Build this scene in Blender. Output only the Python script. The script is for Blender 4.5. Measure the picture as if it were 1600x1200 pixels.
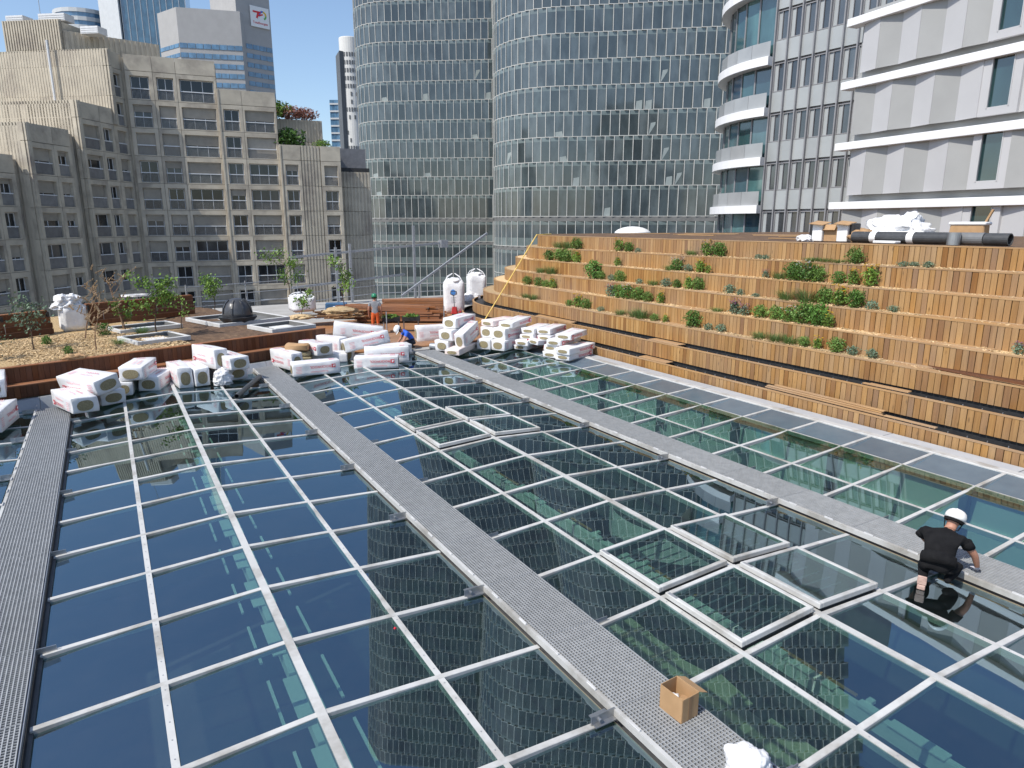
import bpy, bmesh, math, random
from mathutils import Vector, Matrix, Euler
R = math.radians
random.seed(7)
for o in list(bpy.data.objects): bpy.data.objects.remove(o)
SC = bpy.context.scene
COL = SC.collection

# ------------------------------------------------------------------ camera, sky, sun, exposure
cam_d = bpy.data.cameras.new('camera'); cam = bpy.data.objects.new('camera', cam_d); COL.objects.link(cam)
cam.location = (0, 0, 5.0); cam.rotation_euler = (R(90 - 13.187), 0, R(-30.479))
cam_d.sensor_width = 36; cam_d.lens = 24.0; cam_d.clip_start = .1; cam_d.clip_end = 6000
SC.camera = cam
SUN_EL, SUN_AZ = 52.0, 261.0          # azimuth clockwise from +Y
sd = Vector((math.sin(R(SUN_AZ)) * math.cos(R(SUN_EL)), math.cos(R(SUN_AZ)) * math.cos(R(SUN_EL)), math.sin(R(SUN_EL))))
W = bpy.data.worlds.new('World'); SC.world = W; W.use_nodes = True
wn = W.node_tree; bg = wn.nodes['Background']
sky = wn.nodes.new('ShaderNodeTexSky'); sky.sky_type = 'NISHITA'; sky.sun_disc = False
sky.sun_elevation = R(SUN_EL); sky.sun_rotation = R(SUN_AZ)
sky.altitude = 100; sky.air_density = 1.0; sky.dust_density = 1.1; sky.ozone_density = 2.4
wn.links.new(sky.outputs[0], bg.inputs[0]); bg.inputs[1].default_value = .105
sl = bpy.data.lights.new('sun', 'SUN'); sl.energy = 2.75; sl.angle = R(.53); sl.color = (1, .95, .87)
so = bpy.data.objects.new('sun', sl); COL.objects.link(so); so.location = sd * 200
so.rotation_euler = sd.to_track_quat('Z', 'Y').to_euler()
SC.view_settings.view_transform = 'Standard'; SC.view_settings.look = 'None'
SC.view_settings.exposure = 0.78; SC.view_settings.gamma = 1.0; SC.view_settings.use_curve_mapping = False
SC.render.engine = 'CYCLES'
SC.cycles.max_bounces = 8; SC.cycles.transparent_max_bounces = 12; SC.cycles.glossy_bounces = 4
SC.cycles.diffuse_bounces = 3; SC.cycles.transmission_bounces = 4
SC.cycles.caustics_reflective = False; SC.cycles.caustics_refractive = False
SC.cycles.use_denoising = True; SC.cycles.sample_clamp_indirect = 6.0

# ------------------------------------------------------------------ helpers
class MB:
    def __init__(s): s.v = []; s.f = []; s.m = []; s.r = []; s.cur = 0.
    def add(s, vs, fs, m=0):
        b = len(s.v); s.v += [tuple(p) for p in vs]
        for f in fs: s.f.append([b + i for i in f]); s.m.append(m); s.r.append(s.cur)
        return s
    def box(s, c, d, m=0, rot=None, top=None):
        x, y, z = d[0] / 2, d[1] / 2, d[2] / 2
        tx, ty = top if top else (1, 1)
        P = [Vector(p) for p in ((-x, -y, -z), (x, -y, -z), (x, y, -z), (-x, y, -z), (-x * tx, -y * ty, z), (x * tx, -y * ty, z), (x * tx, y * ty, z), (-x * tx, y * ty, z))]
        if rot: E_ = Euler(rot).to_matrix(); P = [E_ @ p for p in P]
        C_ = Vector(c)
        return s.add([p + C_ for p in P], [(0, 3, 2, 1), (4, 5, 6, 7), (0, 1, 5, 4), (1, 2, 6, 5), (2, 3, 7, 6), (3, 0, 4, 7)], m)
    def beam(s, a, b, w, h, m=0, up=(0, 0, 1)):
        a = Vector(a); b = Vector(b); d = (b - a).normalized(); u = Vector(up)
        sd_ = d.cross(u).normalized(); u2 = sd_.cross(d)
        o = [sd_ * (-w / 2) - u2 * (h / 2), sd_ * (w / 2) - u2 * (h / 2), sd_ * (w / 2) + u2 * (h / 2), sd_ * (-w / 2) + u2 * (h / 2)]
        return s.add([a + q for q in o] + [b + q for q in o], [(3, 2, 1, 0), (4, 5, 6, 7), (0, 1, 5, 4), (1, 2, 6, 5), (2, 3, 7, 6), (3, 0, 4, 7)], m)
    def cyl(s, a, b, r0, r1=None, n=10, m=0, caps=True):
        r1 = r0 if r1 is None else r1
        a = Vector(a); b = Vector(b); d = (b - a).normalized()
        t = Vector((0, 0, 1)) if abs(d.z) < .9 else Vector((1, 0, 0))
        u = d.cross(t).normalized(); w = d.cross(u)
        vs = []
        for P, r in ((a, r0), (b, r1)):
            for i in range(n):
                k = 2 * math.pi * i / n; vs.append(P + u * (r * math.cos(k)) + w * (r * math.sin(k)))
        fs = [(i, (i + 1) % n, n + (i + 1) % n, n + i) for i in range(n)]
        if caps: fs += [tuple(range(n))[::-1], tuple(range(n, 2 * n))]
        return s.add(vs, fs, m)
    def tube(s, pts, r, n=8, m=0):
        for i in range(len(pts) - 1): s.cyl(pts[i], pts[i + 1], r if not isinstance(r, list) else r[i], r if not isinstance(r, list) else r[i + 1], n, m)
        return s
    def lathe(s, prof, n=16, m=0, c=(0, 0, 0)):
        vs = []; fs = []
        for (r, z) in prof:
            for i in range(n):
                k = 2 * math.pi * i / n; vs.append((c[0] + r * math.cos(k), c[1] + r * math.sin(k), c[2] + z))
        for j in range(len(prof) - 1):
            for i in range(n): fs.append((j * n + i, j * n + (i + 1) % n, (j + 1) * n + (i + 1) % n, (j + 1) * n + i))
        fs.append(tuple(range(n))[::-1]); fs.append(tuple(range((len(prof) - 1) * n, len(prof) * n)))
        return s.add(vs, fs, m)
    def quad(s, a, b, c, d, m=0): return s.add([a, b, c, d], [(0, 1, 2, 3)], m)
    def mesh(s, name, mats, smooth=False, bevel=0, seg=1):
        me = bpy.data.meshes.new(name); me.from_pydata(s.v, [], s.f)
        for mt in (mats if isinstance(mats, (list, tuple)) else [mats]): me.materials.append(mt)
        me.polygons.foreach_set('material_index', s.m)
        if any(s.r):
            at = me.attributes.new('rnd', 'FLOAT', 'FACE'); at.data.foreach_set('value', s.r)
        if bevel:
            bm = bmesh.new(); bm.from_mesh(me)
            bmesh.ops.bevel(bm, geom=bm.edges[:], offset=bevel, segments=seg, affect='EDGES', profile=.5); bm.to_mesh(me); bm.free()
        if smooth: me.polygons.foreach_set('use_smooth', [True] * len(me.polygons))
        me.update(); return me

def obj(name, me, parent=None, loc=(0, 0, 0), rot=(0, 0, 0), label=None, cat=None, group=None, kind=None, scale=None):
    o = bpy.data.objects.new(name, me); COL.objects.link(o); o.location = loc; o.rotation_euler = rot
    if scale: o.scale = scale
    if parent is not None: o.parent = parent
    if label: o['label'] = label
    if cat: o['category'] = cat
    if group: o['group'] = group
    if kind: o['kind'] = kind
    return o
def thing(name, label, cat, loc=(0, 0, 0), rz=0, group=None, rot=None):
    return obj(name, None, None, loc, rot if rot else (0, 0, rz), label, cat, group)
def struct(name, me, loc=(0, 0, 0)): return obj(name, me, None, loc, kind='structure')

# ------------------------------------------------------------------ materials
def nodes(name):
    m = bpy.data.materials.new(name); m.use_nodes = True; t = m.node_tree
    return m, t, t.nodes['Principled BSDF'], t.nodes['Material Output']
def vecsrc(t, stretch=(1, 1, 1)):
    tc = t.nodes.new('ShaderNodeTexCoord'); oi = t.nodes.new('ShaderNodeObjectInfo')
    mp = t.nodes.new('ShaderNodeMapping'); mp.inputs['Scale'].default_value = stretch
    mul = t.nodes.new('ShaderNodeMath'); mul.operation = 'MULTIPLY'; mul.inputs[1].default_value = 57.3
    t.links.new(oi.outputs['Random'], mul.inputs[0]); t.links.new(tc.outputs['Object'], mp.inputs['Vector'])
    t.links.new(mul.outputs[0], mp.inputs['Location'])
    at = t.nodes.new('ShaderNodeAttribute'); at.attribute_name = 'rnd'
    add = t.nodes.new('ShaderNodeMath'); add.operation = 'ADD'; t.links.new(oi.outputs['Random'], add.inputs[0]); t.links.new(at.outputs['Fac'], add.inputs[1])
    fr = t.nodes.new('ShaderNodeMath'); fr.operation = 'FRACT'; t.links.new(add.outputs[0], fr.inputs[0])
    return mp, fr
def mixrgb(t, fac, a, b, mode='MIX'):
    n = t.nodes.new('ShaderNodeMix'); n.data_type = 'RGBA'; n.blend_type = mode
    for sock, val in ((n.inputs[0], fac), (n.inputs[6], a), (n.inputs[7], b)):
        if hasattr(val, 'is_output'): t.links.new(val, sock)
        elif isinstance(val, (int, float)): sock.default_value = val
        else: sock.default_value = (*val, 1)
    return n.outputs[2]
def noise(t, vec, scale, detail=4, rough=.55):
    n = t.nodes.new('ShaderNodeTexNoise'); n.inputs['Scale'].default_value = scale; n.inputs['Detail'].default_value = detail
    n.inputs['Roughness'].default_value = rough; t.links.new(vec, n.inputs['Vector']); return n.outputs['Fac']
def ramp(t, fac, stops):
    n = t.nodes.new('ShaderNodeValToRGB'); e = n.color_ramp.elements
    while len(e) < len(stops): e.new(.5)
    for k, (p, c) in enumerate(stops): e[k].position = p; e[k].color = (*c, 1) if len(c) == 3 else c
    t.links.new(fac, n.inputs[0]); return n.outputs[0]
def PM(name, c1, c2=None, scale=3., rough=.6, metal=0., bump=0., bscale=None, rnd=0., stretch=(1, 1, 1), spec=.5, detail=4, lo=.35, hi=.65, dirt=None, dscale=.4):
    m, t, p, out = nodes(name); mp, fr = vecsrc(t, stretch)
    c2 = c2 or tuple(x * .8 for x in c1)
    f = noise(t, mp.outputs[0], scale, detail)
    col = ramp(t, f, [(lo, c1), (hi, c2)])
    if dirt:
        g = noise(t, mp.outputs[0], dscale, 5, .65); g2 = ramp(t, g, [(.48, (0, 0, 0)), (.68, (1, 1, 1))]); col = mixrgb(t, g2, col, dirt)
    if rnd:
        h = t.nodes.new('ShaderNodeHueSaturation'); mr = t.nodes.new('ShaderNodeMapRange'); mr.inputs[3].default_value = 1 - rnd; mr.inputs[4].default_value = 1 + rnd
        t.links.new(fr.outputs[0], mr.inputs[0]); t.links.new(mr.outputs[0], h.inputs['Value']); t.links.new(col, h.inputs['Color']); col = h.outputs[0]
    t.links.new(col, p.inputs['Base Color']); p.inputs['Roughness'].default_value = rough; p.inputs['Metallic'].default_value = metal
    p.inputs['Specular IOR Level'].default_value = spec
    if bump:
        b = t.nodes.new('ShaderNodeBump'); b.inputs['Strength'].default_value = bump; b.inputs['Distance'].default_value = .02
        t.links.new(noise(t, mp.outputs[0], bscale or scale * 3, 6), b.inputs['Height']); t.links.new(b.outputs[0], p.inputs['Normal'])
    return m
def wood(name, cols, grain=(14, 14, .9), rough=.7, knots=True):
    m, t, p, out = nodes(name); mp, fr = vecsrc(t, grain)
    base = ramp(t, fr.outputs[0], [(i / max(1, len(cols) - 1), c) for i, c in enumerate(cols)])
    g = noise(t, mp.outputs[0], 1.2, 6, .6)
    col = mixrgb(t, ramp(t, g, [(.3, (0, 0, 0)), (.7, (1, 1, 1))]), mixrgb(t, 1., base, (.72, .66, .6), 'MULTIPLY'), base)
    if knots:
        mp2, _ = vecsrc(t, (4, 4, 1.3)); v = t.nodes.new('ShaderNodeTexVoronoi'); v.inputs['Scale'].default_value = 1.4; t.links.new(mp2.outputs[0], v.inputs['Vector'])
        k = ramp(t, v.outputs['Distance'], [(.05, (1, 1, 1)), (.16, (0, 0, 0))]); col = mixrgb(t, k, col, tuple(x * .55 for x in cols[0]))
    w = noise(t, vecsrc(t, (.35, .35, .35))[0].outputs[0], 1., 4); col = mixrgb(t, ramp(t, w, [(.35, (0, 0, 0)), (.75, (.35, .35, .35))]), col, tuple(min(1, sum(cols[0]) / 3 * 1.15) for _ in range(3)))
    t.links.new(col, p.inputs['Base Color']); p.inputs['Roughness'].default_value = rough; p.inputs['Specular IOR Level'].default_value = .25
    b = t.nodes.new('ShaderNodeBump'); b.inputs['Strength'].default_value = .35; b.inputs['Distance'].default_value = .006; t.links.new(g, b.inputs['Height']); t.links.new(b.outputs[0], p.inputs['Normal'])
    return m
def facade_glass(name, cols, rough=.06, spec=.9, wav=.0008, wscale=.6, refl=.0):
    m, t, p, out = nodes(name); mp, fr = vecsrc(t)
    c = ramp(t, fr.outputs[0], [(i / max(1, len(cols) - 1), c) for i, c in enumerate(cols)])
    mp3, _ = vecsrc(t, (.6, .6, .25)); n = noise(t, mp3.outputs[0], 1.1, 3); c = mixrgb(t, ramp(t, n, [(.35, (0, 0, 0)), (.65, (.75, .75, .75))]), c, tuple(x * .45 for x in cols[0]))
    t.links.new(c, p.inputs['Base Color']); p.inputs['Roughness'].default_value = rough; p.inputs['Specular IOR Level'].default_value = spec; p.inputs['IOR'].default_value = 1.7
    b = t.nodes.new('ShaderNodeBump'); b.inputs['Distance'].default_value = wav; b.inputs['Strength'].default_value = 1.
    t.links.new(noise(t, mp.outputs[0], wscale, 1), b.inputs['Height']); t.links.new(b.outputs[0], p.inputs['Normal'])
    return m
def roof_glass(name, tint, tint2, ior=3.3, add=.03):
    m, t, p, out = nodes(name); t.nodes.remove(p); mp, fr = vecsrc(t)
    b = t.nodes.new('ShaderNodeBump'); b.inputs['Distance'].default_value = .00055; b.inputs['Strength'].default_value = 1.
    t.links.new(noise(t, mp.outputs[0], 1.5, 1, .4), b.inputs['Height'])
    gl = t.nodes.new('ShaderNodeBsdfGlossy'); gl.inputs['Roughness'].default_value = .012; gl.inputs['Color'].default_value = (.66, .86, .97, 1); t.links.new(b.outputs[0], gl.inputs['Normal'])
    tr = t.nodes.new('ShaderNodeBsdfTransparent'); t.links.new(mixrgb(t, fr.outputs[0], tint, tint2), tr.inputs['Color'])
    fz = t.nodes.new('ShaderNodeFresnel'); fz.inputs['IOR'].default_value = ior
    ad = t.nodes.new('ShaderNodeMath'); ad.operation = 'ADD'; ad.use_clamp = True; ad.inputs[1].default_value = add; ge = t.nodes.new('ShaderNodeNewGeometry'); bk = t.nodes.new('ShaderNodeMix'); bk.data_type = 'FLOAT'; t.links.new(ge.outputs['Backfacing'], bk.inputs[0]); t.links.new(fz.outputs[0], bk.inputs[2]); bk.inputs[3].default_value = .12
    t.links.new(bk.outputs[0], ad.inputs[0])
    mx = t.nodes.new('ShaderNodeMixShader'); t.links.new(ad.outputs[0], mx.inputs[0]); t.links.new(tr.outputs[0], mx.inputs[1]); t.links.new(gl.outputs[0], mx.inputs[2])
    # thin film of dust
    df = t.nodes.new('ShaderNodeBsdfDiffuse'); df.inputs['Color'].default_value = (.5, .48, .44, 1)
    dn = ramp(t, noise(t, mp.outputs[0], 2.2, 6, .7), [(.42, (.004, .004, .004)), (.8, (.018, .018, .018))])
    m2 = t.nodes.new('ShaderNodeMixShader'); t.links.new(dn, m2.inputs[0]); t.links.new(mx.outputs[0], m2.inputs[1]); t.links.new(df.outputs[0], m2.inputs[2])
    t.links.new(m2.outputs[0], out.inputs['Surface']); return m
def clear_mat(name, tint):
    m, t, p, out = nodes(name); t.nodes.remove(p); tr = t.nodes.new('ShaderNodeBsdfTransparent'); tr.inputs['Color'].default_value = (*tint, 1)
    t.links.new(tr.outputs[0], out.inputs['Surface']); return m

m_glass = roof_glass('roof_glass', (.35, .51, .45), (.41, .57, .51))
m_clear = clear_mat('pane_underside', (.95, .97, .96))
m_bar = PM('white_coated_aluminium', (.55, .55, .535), (.50, .50, .485), 6, .45, .0, bump=.04, rnd=.05, dirt=(.33, .315, .285), dscale=1.3)
m_alu = PM('grey_aluminium', (.42, .43, .45), (.36, .37, .39), 8, .4, .45, rnd=.04)
m_grate = PM('galvanised_grating', (.38, .39, .395), (.31, .32, .325), 9, .5, .1, rnd=.05)
m_dark = PM('black_rubber', (.018, .018, .02), (.03, .03, .03), 5, .6)
m_gutter = PM('dark_gutter_sheet', (.05, .052, .055), (.08, .08, .08), 4, .5)
m_flash = PM('zinc_flashing', (.36, .38, .40), (.30, .32, .34), 3, .45, .3, rnd=.04)
m_spand = PM('grey_blue_spandrel', (.11, .155, .19), (.09, .13, .165), 2, .2, .0, spec=.6, rnd=.15)
m_wood = wood('new_larch_cladding', [(.34, .182, .058), (.46, .268, .10), (.39, .212, .068), (.51, .31, .125), (.26, .125, .04), (.44, .242, .082), (.37, .205, .075)])
m_woodh = wood('larch_boards_flat', [(.40, .235, .10), (.50, .315, .15), (.44, .265, .12)], grain=(10, .8, 10), knots=False)
m_redwood = wood('red_brown_bench_wood', [(.15, .056, .022), (.21, .085, .034), (.12, .045, .018), (.18, .07, .027)], grain=(12, 12, 1.2))
m_timber = wood('fresh_red_timber', [(.31, .125, .048), (.38, .165, .068), (.27, .105, .04)], grain=(1.2, 12, 12), knots=False)
m_deck = wood('orange_deck_boards', [(.37, .18, .08), (.42, .22, .10), (.33, .16, .07)], grain=(1, 10, 10), knots=False)
m_soil = PM('brown_soil', (.14, .085, .05), (.075, .045, .028), 5, .95, bump=.9, bscale=30, detail=8, dirt=(.22, .13, .07), dscale=1.2)
m_chip = PM('wood_chips', (.66, .50, .29), (.38, .25, .12), 26, .9, bump=1., bscale=45, detail=8, dirt=(.50, .37, .22), dscale=.8, rnd=.4)
m_film = PM('white_pack_film', (.80, .80, .80), (.72, .72, .73), 5, .38, bump=.6, bscale=7, rnd=.06, detail=6)
m_filmp = PM('pinkish_pack_film', (.80, .70, .66), (.76, .66, .62), 5, .45, bump=.3, bscale=9)
m_wool = PM('mineral_wool', (.36, .31, .185), (.24, .20, .115), 30, 1., bump=.8, bscale=60)
m_red = PM('red_print', (.62, .05, .085), (.55, .04, .07), 4, .5)
m_redsoft = PM('faded_red_print', (.78, .33, .36), (.75, .28, .32), 4, .5)
m_white = PM('white_plastic', (.82, .82, .81), (.75, .75, .74), 4, .45)
m_bag = PM('white_woven_bag', (.80, .80, .80), (.68, .68, .69), 4, .6, bump=.8, bscale=7, detail=7)
m_card = PM('cardboard', (.45, .28, .145), (.39, .24, .12), 5, .85, rnd=.05)
m_blackpipe = PM('dark_grey_pipe', (.06, .065, .07), (.08, .085, .09), 4, .4)
m_steel = PM('steel', (.45, .46, .47), (.38, .39, .40), 6, .35, .8)
m_galv = PM('galvanised_tube', (.40, .42, .44), (.32, .33, .35), 6, .45, .4, rnd=.06)
m_leaf = PM('green_leaves', (.11, .22, .04), (.05, .12, .022), 2.5, .55, rnd=.35, spec=.3)
m_leaf2 = PM('bright_green_leaves', (.17, .28, .045), (.085, .17, .03), 2.5, .5, rnd=.3, spec=.3)
m_sage = PM('grey_green_leaves', (.17, .25, .16), (.10, .16, .10), 3, .7, rnd=.2)
m_grass = PM('grass_blades', (.12, .22, .05), (.07, .15, .035), 3, .6, rnd=.25)
m_dry = PM('dry_twigs', (.22, .13, .08), (.30, .20, .12), 8, .9)
m_bark = PM('bark', (.10, .065, .04), (.06, .04, .028), 20, .9, bump=.6)
m_yel = PM('yellow_petals', (.80, .52, .02), (.75, .45, .01), 4, .6)
m_whi = PM('white_petals', (.80, .80, .76), (.75, .75, .72), 4, .6)
m_pur = PM('purple_petals', (.35, .14, .30), (.42, .18, .32), 4, .6)
m_blk = PM('black_cloth', (.007, .007, .008), (.012, .012, .013), 9, .95, bump=1.0, bscale=11, spec=.2)
m_skin = PM('skin', (.44, .22, .145), (.38, .18, .12), 8, .55)
m_sole = PM('boot_sole', (.52, .36, .30), (.42, .28, .23), 14, .8, bump=.6)
m_helm = PM('white_helmet', (.82, .82, .80), (.80, .80, .78), 3, .25)
def rel(par, p): return Vector(p) - par.location

# ------------------------------------------------------------------ ground and building mass
m_asph = PM('plaza_paving', (.30, .29, .275), (.24, .235, .225), .05, .9, dirt=(.12, .12, .12), dscale=.012)
m_conc = PM('pale_concrete', (.40, .39, .37), (.33, .32, .30), 1.2, .85, bump=.2)
struct('ground', MB().quad((-3000, -3000, -18), (3000, -3000, -18), (3000, 3000, -18), (-3000, 3000, -18)).mesh('ground', m_asph))
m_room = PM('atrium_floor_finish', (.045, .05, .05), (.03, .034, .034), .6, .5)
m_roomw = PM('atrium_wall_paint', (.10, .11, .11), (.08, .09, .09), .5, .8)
m_pale = PM('pale_interior_panel', (.74, .80, .76), (.64, .70, .66), .35, .7)
m_cream = PM('cream_interior_panel', (.62, .58, .42), (.55, .52, .37), .7, .7)
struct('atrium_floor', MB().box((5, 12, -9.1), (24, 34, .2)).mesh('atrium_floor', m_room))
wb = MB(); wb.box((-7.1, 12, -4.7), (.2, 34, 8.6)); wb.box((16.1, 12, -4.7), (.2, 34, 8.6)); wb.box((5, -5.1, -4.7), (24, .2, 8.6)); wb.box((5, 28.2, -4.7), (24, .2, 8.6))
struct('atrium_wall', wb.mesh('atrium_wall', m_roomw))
# upper gallery inside, along the timber steps, and its fittings
gb = MB(); gb.box((14.3, 12, -.95), (.2, 33, 1.6)); gb.box((14.17, 12, -.8), (.06, 33, .07)); struct('gallery_wall', gb.mesh('gallery_wall', m_pale))

# ------------------------------------------------------------------ glass roof
roof = thing('glass_roof', 'large shallow ridged glass roof with white glazing bars in the foreground', 'glass roof', (6, 12, 0))
Y0, DY = 10.45, 1.43
bays = [  # nodes (x, z) from valley to valley
    [(-6.15, .14), (-4.8, .14), (-3.45, .07), (-2.12, 0)],
    [(-1.2, 0), (.03, .07), (1.37, .14), (2.69, .07), (4.0, 0)],
    [(4.86, 0), (5.95, .07), (7.35, .14), (8.7, .07), (10.06, 0)],
    [(11.06, -.15), (12.36, -.07), (14.04, .04), (15.2, .095)]]
def yend(x): return min(22.35 + .316 * (x + 2.47), 25.4)
rows = [Y0 + DY * k for k in range(-7, 11)]
vent_rows = (-4, -3, 2, 3)
pane_mesh = {}
def pane_me(w, l, dz, mat, key):
    k = (round(w, 3), round(l, 3), round(dz, 3), key)
    if k not in pane_mesh:
        b = MB(); n = 2; x, y, h = w / 2, l / 2, dz / 2
        b.add([(-x, -y, -h), (x, -y, h), (x, y, h), (-x, y, -h)], [(0, 1, 2, 3)], 0)
        b.add([(-x, -y, -h - .022), (x, -y, h - .022), (x, y, h - .022), (-x, y, -h - .022)], [(3, 2, 1, 0)], 1)
        pane_mesh[k] = b.mesh('pane', [mat, m_clear])
    return pane_mesh[k]
rj = random.Random(3)
for bi, nd in enumerate(bays):
    for c in range(len(nd) - 1):
        (xa, za), (xb, zb) = nd[c], nd[c + 1]
        for k in range(-7, 11):
            ya, yb = Y0 + DY * k, Y0 + DY * (k + 1)
            ye = yend((xa + xb) / 2)
            if ya > ye - .25: continue
            yb = min(yb, ye)
            if bi == 2 and c in (1, 2) and k in vent_rows: continue
            sp = (bi == 3 and c == 2)
            me = pane_me(xb - xa - .05, yb - ya - .05, zb - za, m_spand if sp else m_glass, sp)
            obj('pane', me, roof, rel(roof, ((xa + xb) / 2, (ya + yb) / 2, (za + zb) / 2 - (.042 if bi == 3 else .012))), (R(rj.gauss(0, .14)), R(rj.gauss(0, .14) - (4.6 if bi == 3 else 2.0)), 0))
# glazing bars across, one per slope
for bi, nd in enumerate(bays):
    if bi == 0: slopes = [(0, 1), (1, 3)]
    elif bi == 3: slopes = [(0, 3)]
    else: slopes = [(0, 2), (2, 4)]
    for y in rows:
        for (i, j) in slopes:
            a, b_ = nd[i], nd[j]
            if y > yend((a[0] + b_[0]) / 2) - .05: continue
            mb = MB().beam((a[0], 0, a[1] - .026), (b_[0], 0, b_[1] - .026), .074, .08)
            obj('glazing_bar', mb.mesh('glazing_bar', m_bar, bevel=.006), roof, rel(roof, (0, y, .006 if j == len(nd) - 1 else .004)))
# lines along: purlin caps and ridge caps with screws
for bi, nd in enumerate(bays):
    for i, (x, z) in enumerate(nd):
        if i in (0, len(nd) - 1) and not (bi == 3 and i == 3): continue
        ridge = (bi in (1, 2) and i == 2) or (bi == 0 and i == 1)
        w = .10 if ridge else .074
        mb = MB(); ye = yend(x) - .05
        mb.box((0, (.44 + ye) / 2, -.026), (w, ye - .44, .085))
        if not ridge:
            y = .6
            while y < ye and y < 16: mb.cyl((0, y, .0165), (0, y, .021), .008, n=6, m=1); y += .286
        obj('ridge_cap' if ridge else 'purlin_cap', mb.mesh('purlin', [m_bar, m_alu]), roof, rel(roof, (x, 0, z - .004 + (.012 if ridge else 0))))
# opening vents
def vent(bi, c, k, side):
    (xa, za), (xb, zb) = bays[bi][c], bays[bi][c + 1]
    ya, yb = Y0 + DY * k + .06, Y0 + DY * (k + 1) - .06
    x0, x1 = (xa + .02, xb - .055) if side < 0 else (xa + .055, xb - .02)
    xm, ym = (x0 + x1) / 2, (ya + yb) / 2; sl_ = (zb - za) / (xb - xa)
    v = obj('roof_vent', None, roof, rel(roof, (xm, ym, (za + zb) / 2 + .075)), (0, -math.atan(sl_), 0))
    w, l = x1 - x0, yb - ya; f = MB()
    for s_ in (-1, 1):
        f.box((s_ * (w / 2 - .035), 0, 0), (.066, l, .08)); f.box((0, s_ * (l / 2 - .033), .001), (w - .132, .066, .08))
    obj('vent_frame', f.mesh('vent_frame', m_bar, bevel=.012, seg=2), v)
    u = MB()
    for s_ in (-1, 1):
        u.box((s_ * (w / 2 - .055), 0, -.085), (.05, l - .04, .06)); u.box((0, s_ * (l / 2 - .055), -.086), (w - .16, .05, .06))
    obj('vent_kerb', u.mesh('vent_kerb', m_gutter), v)
    obj('pane', pane_me(w - .13, l - .13, 0, m_glass, False), v, (0, 0, .024), (R(rj.gauss(0, .1)), R(rj.gauss(0, .1) - .5), 0))
    s = MB(); s.box((-w / 2 + .035, l / 2 - .12, .0415), (.045, .16, .002)); obj('sticker', s.mesh('sticker', m_alu), v)
    r = MB()
    for q in range(7): r.beam((-w / 2 + .1, -l / 2 + .12 + q * (l - .24) / 6, -.16), (w / 2 - .1, -l / 2 + .12 + q * (l - .24) / 6, -.16), .012, .02)
    obj('safety_grid', r.mesh('safety_grid', m_alu), v)
for k in vent_rows: vent(2, 1, k, -1); vent(2, 2, k, 1)
# gutters under the walkways and the eaves coping on the step side
for x, w in ((-1.66, .98), (4.43, .92), (10.56, 1.06)):
    ye = yend(x) + .2; g = MB(); g.box((0, (ye + .4) / 2, -.13), (w, ye - .4, .06)); g.box((-w / 2 + .02, (ye + .4) / 2, -.07), (.04, ye - .4, .12)); g.box((w / 2 - .02, (ye + .4) / 2, -.07), (.04, ye - .4, .12))
    obj('gutter', g.mesh('gutter', m_gutter), roof, rel(roof, (x, 0, 0)))
cb = MB(); cb.box((15.32, 12.9, .085), (.22, 25, .07)); obj('eaves_sill', cb.mesh('eaves_sill', m_bar, bevel=.01), roof, rel(roof, (0, 0, 0)))
m_cop = PM('pale_grey_coping', (.44, .45, .46), (.40, .41, .42), 3, .5, rnd=.05)
for q in range(9):
    cb = MB(); cb.box((0, 0, 0), (.44, 2.84, .035)); cb.box((-.20, 0, -.06), (.04, 2.84, .12)); obj('coping', cb.mesh('coping', m_cop, bevel=.006), roof, rel(roof, (15.72, 1.8 + q * 2.86, .06)))
# upstand flashing at the far end
fl = MB()
for i in range(10):
    x0, x1 = -7.2 + i * 1.3, -7.2 + (i + 1) * 1.3
    y0, y1 = 22.35 + .316 * (x0 + 2.47), 22.35 + .316 * (x1 + 2.47)
    f = MB(); f.add([(x0, y0, -.05), (x1 - .012, y1 - .004, -.05), (x1 - .012, y1 + .22, .26), (x0, y0 + .224, .26), (x0, y0 + .36, .262), (x1 - .012, y1 + .356, .262)], [(0, 1, 2, 3), (3, 2, 5, 4)])
    obj('flashing', f.mesh('flashing', m_flash), roof, rel(roof, (0, 0, 0)))

# white steel beams with brackets and cable trays under the ridges, seen through the glass
def under(x, z, label, tray):
    t = thing('roof_beam', label, 'beam', (x, 12, z))
    b = MB(); b.box((0, 0, 0), (.10, 24, .22)); obj('web', b.mesh('web', m_pale), t)
    fme = MB().box((0, 0, 0), (.34, .86, .02)).mesh('flange_plate', m_pale); gme = MB().box((0, 0, 0), (.12, .3, .05)).box((.1, .06, .03), (.1, .08, .05)).mesh('bracket', m_pale)
    cme = MB().box((0, 0, 0), (.035, 1.0, .03)).mesh('cable_tray', m_pale); ome = MB().box((0, 0, 0), (.03, 1.2, .03)).mesh('orange_cable', PM('orange_cable', (.5, .24, .05), None, 3, .6) if 'orange_cable' not in bpy.data.materials else bpy.data.materials['orange_cable'])
    for q in range(16):
        y = -11.3 + q * DY
        if not tray or q % 3 != 1: obj('flange_plate', fme, t, (0, y, .13), scale=(.5, .8, 1) if tray else None); obj('bracket', gme, t, (-.02, y + .6, .15))
        if not tray: obj('cable_tray', cme, t, (-.34, y, .12)); obj('cable_tray', cme, t, (.42, y + .2, .12))
        if tray and q % 2: obj('orange_cable', ome, t, (.06, y, .16))
under(1.55, -.95, 'white steel beam seen through the glass in the left part of the roof', False)
under(7.75, -1.15, 'white steel beam with orange cable seen through the right part of the roof', True)
rp = random.Random(11)
tm = MB().box((0, 0, .38), (1.5, 1.5, .06)).box((0, 0, .18), (.16, .16, .36)).box((0, 0, .02), (.7, .7, .04)).mesh('interior_table', m_cream)
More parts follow.
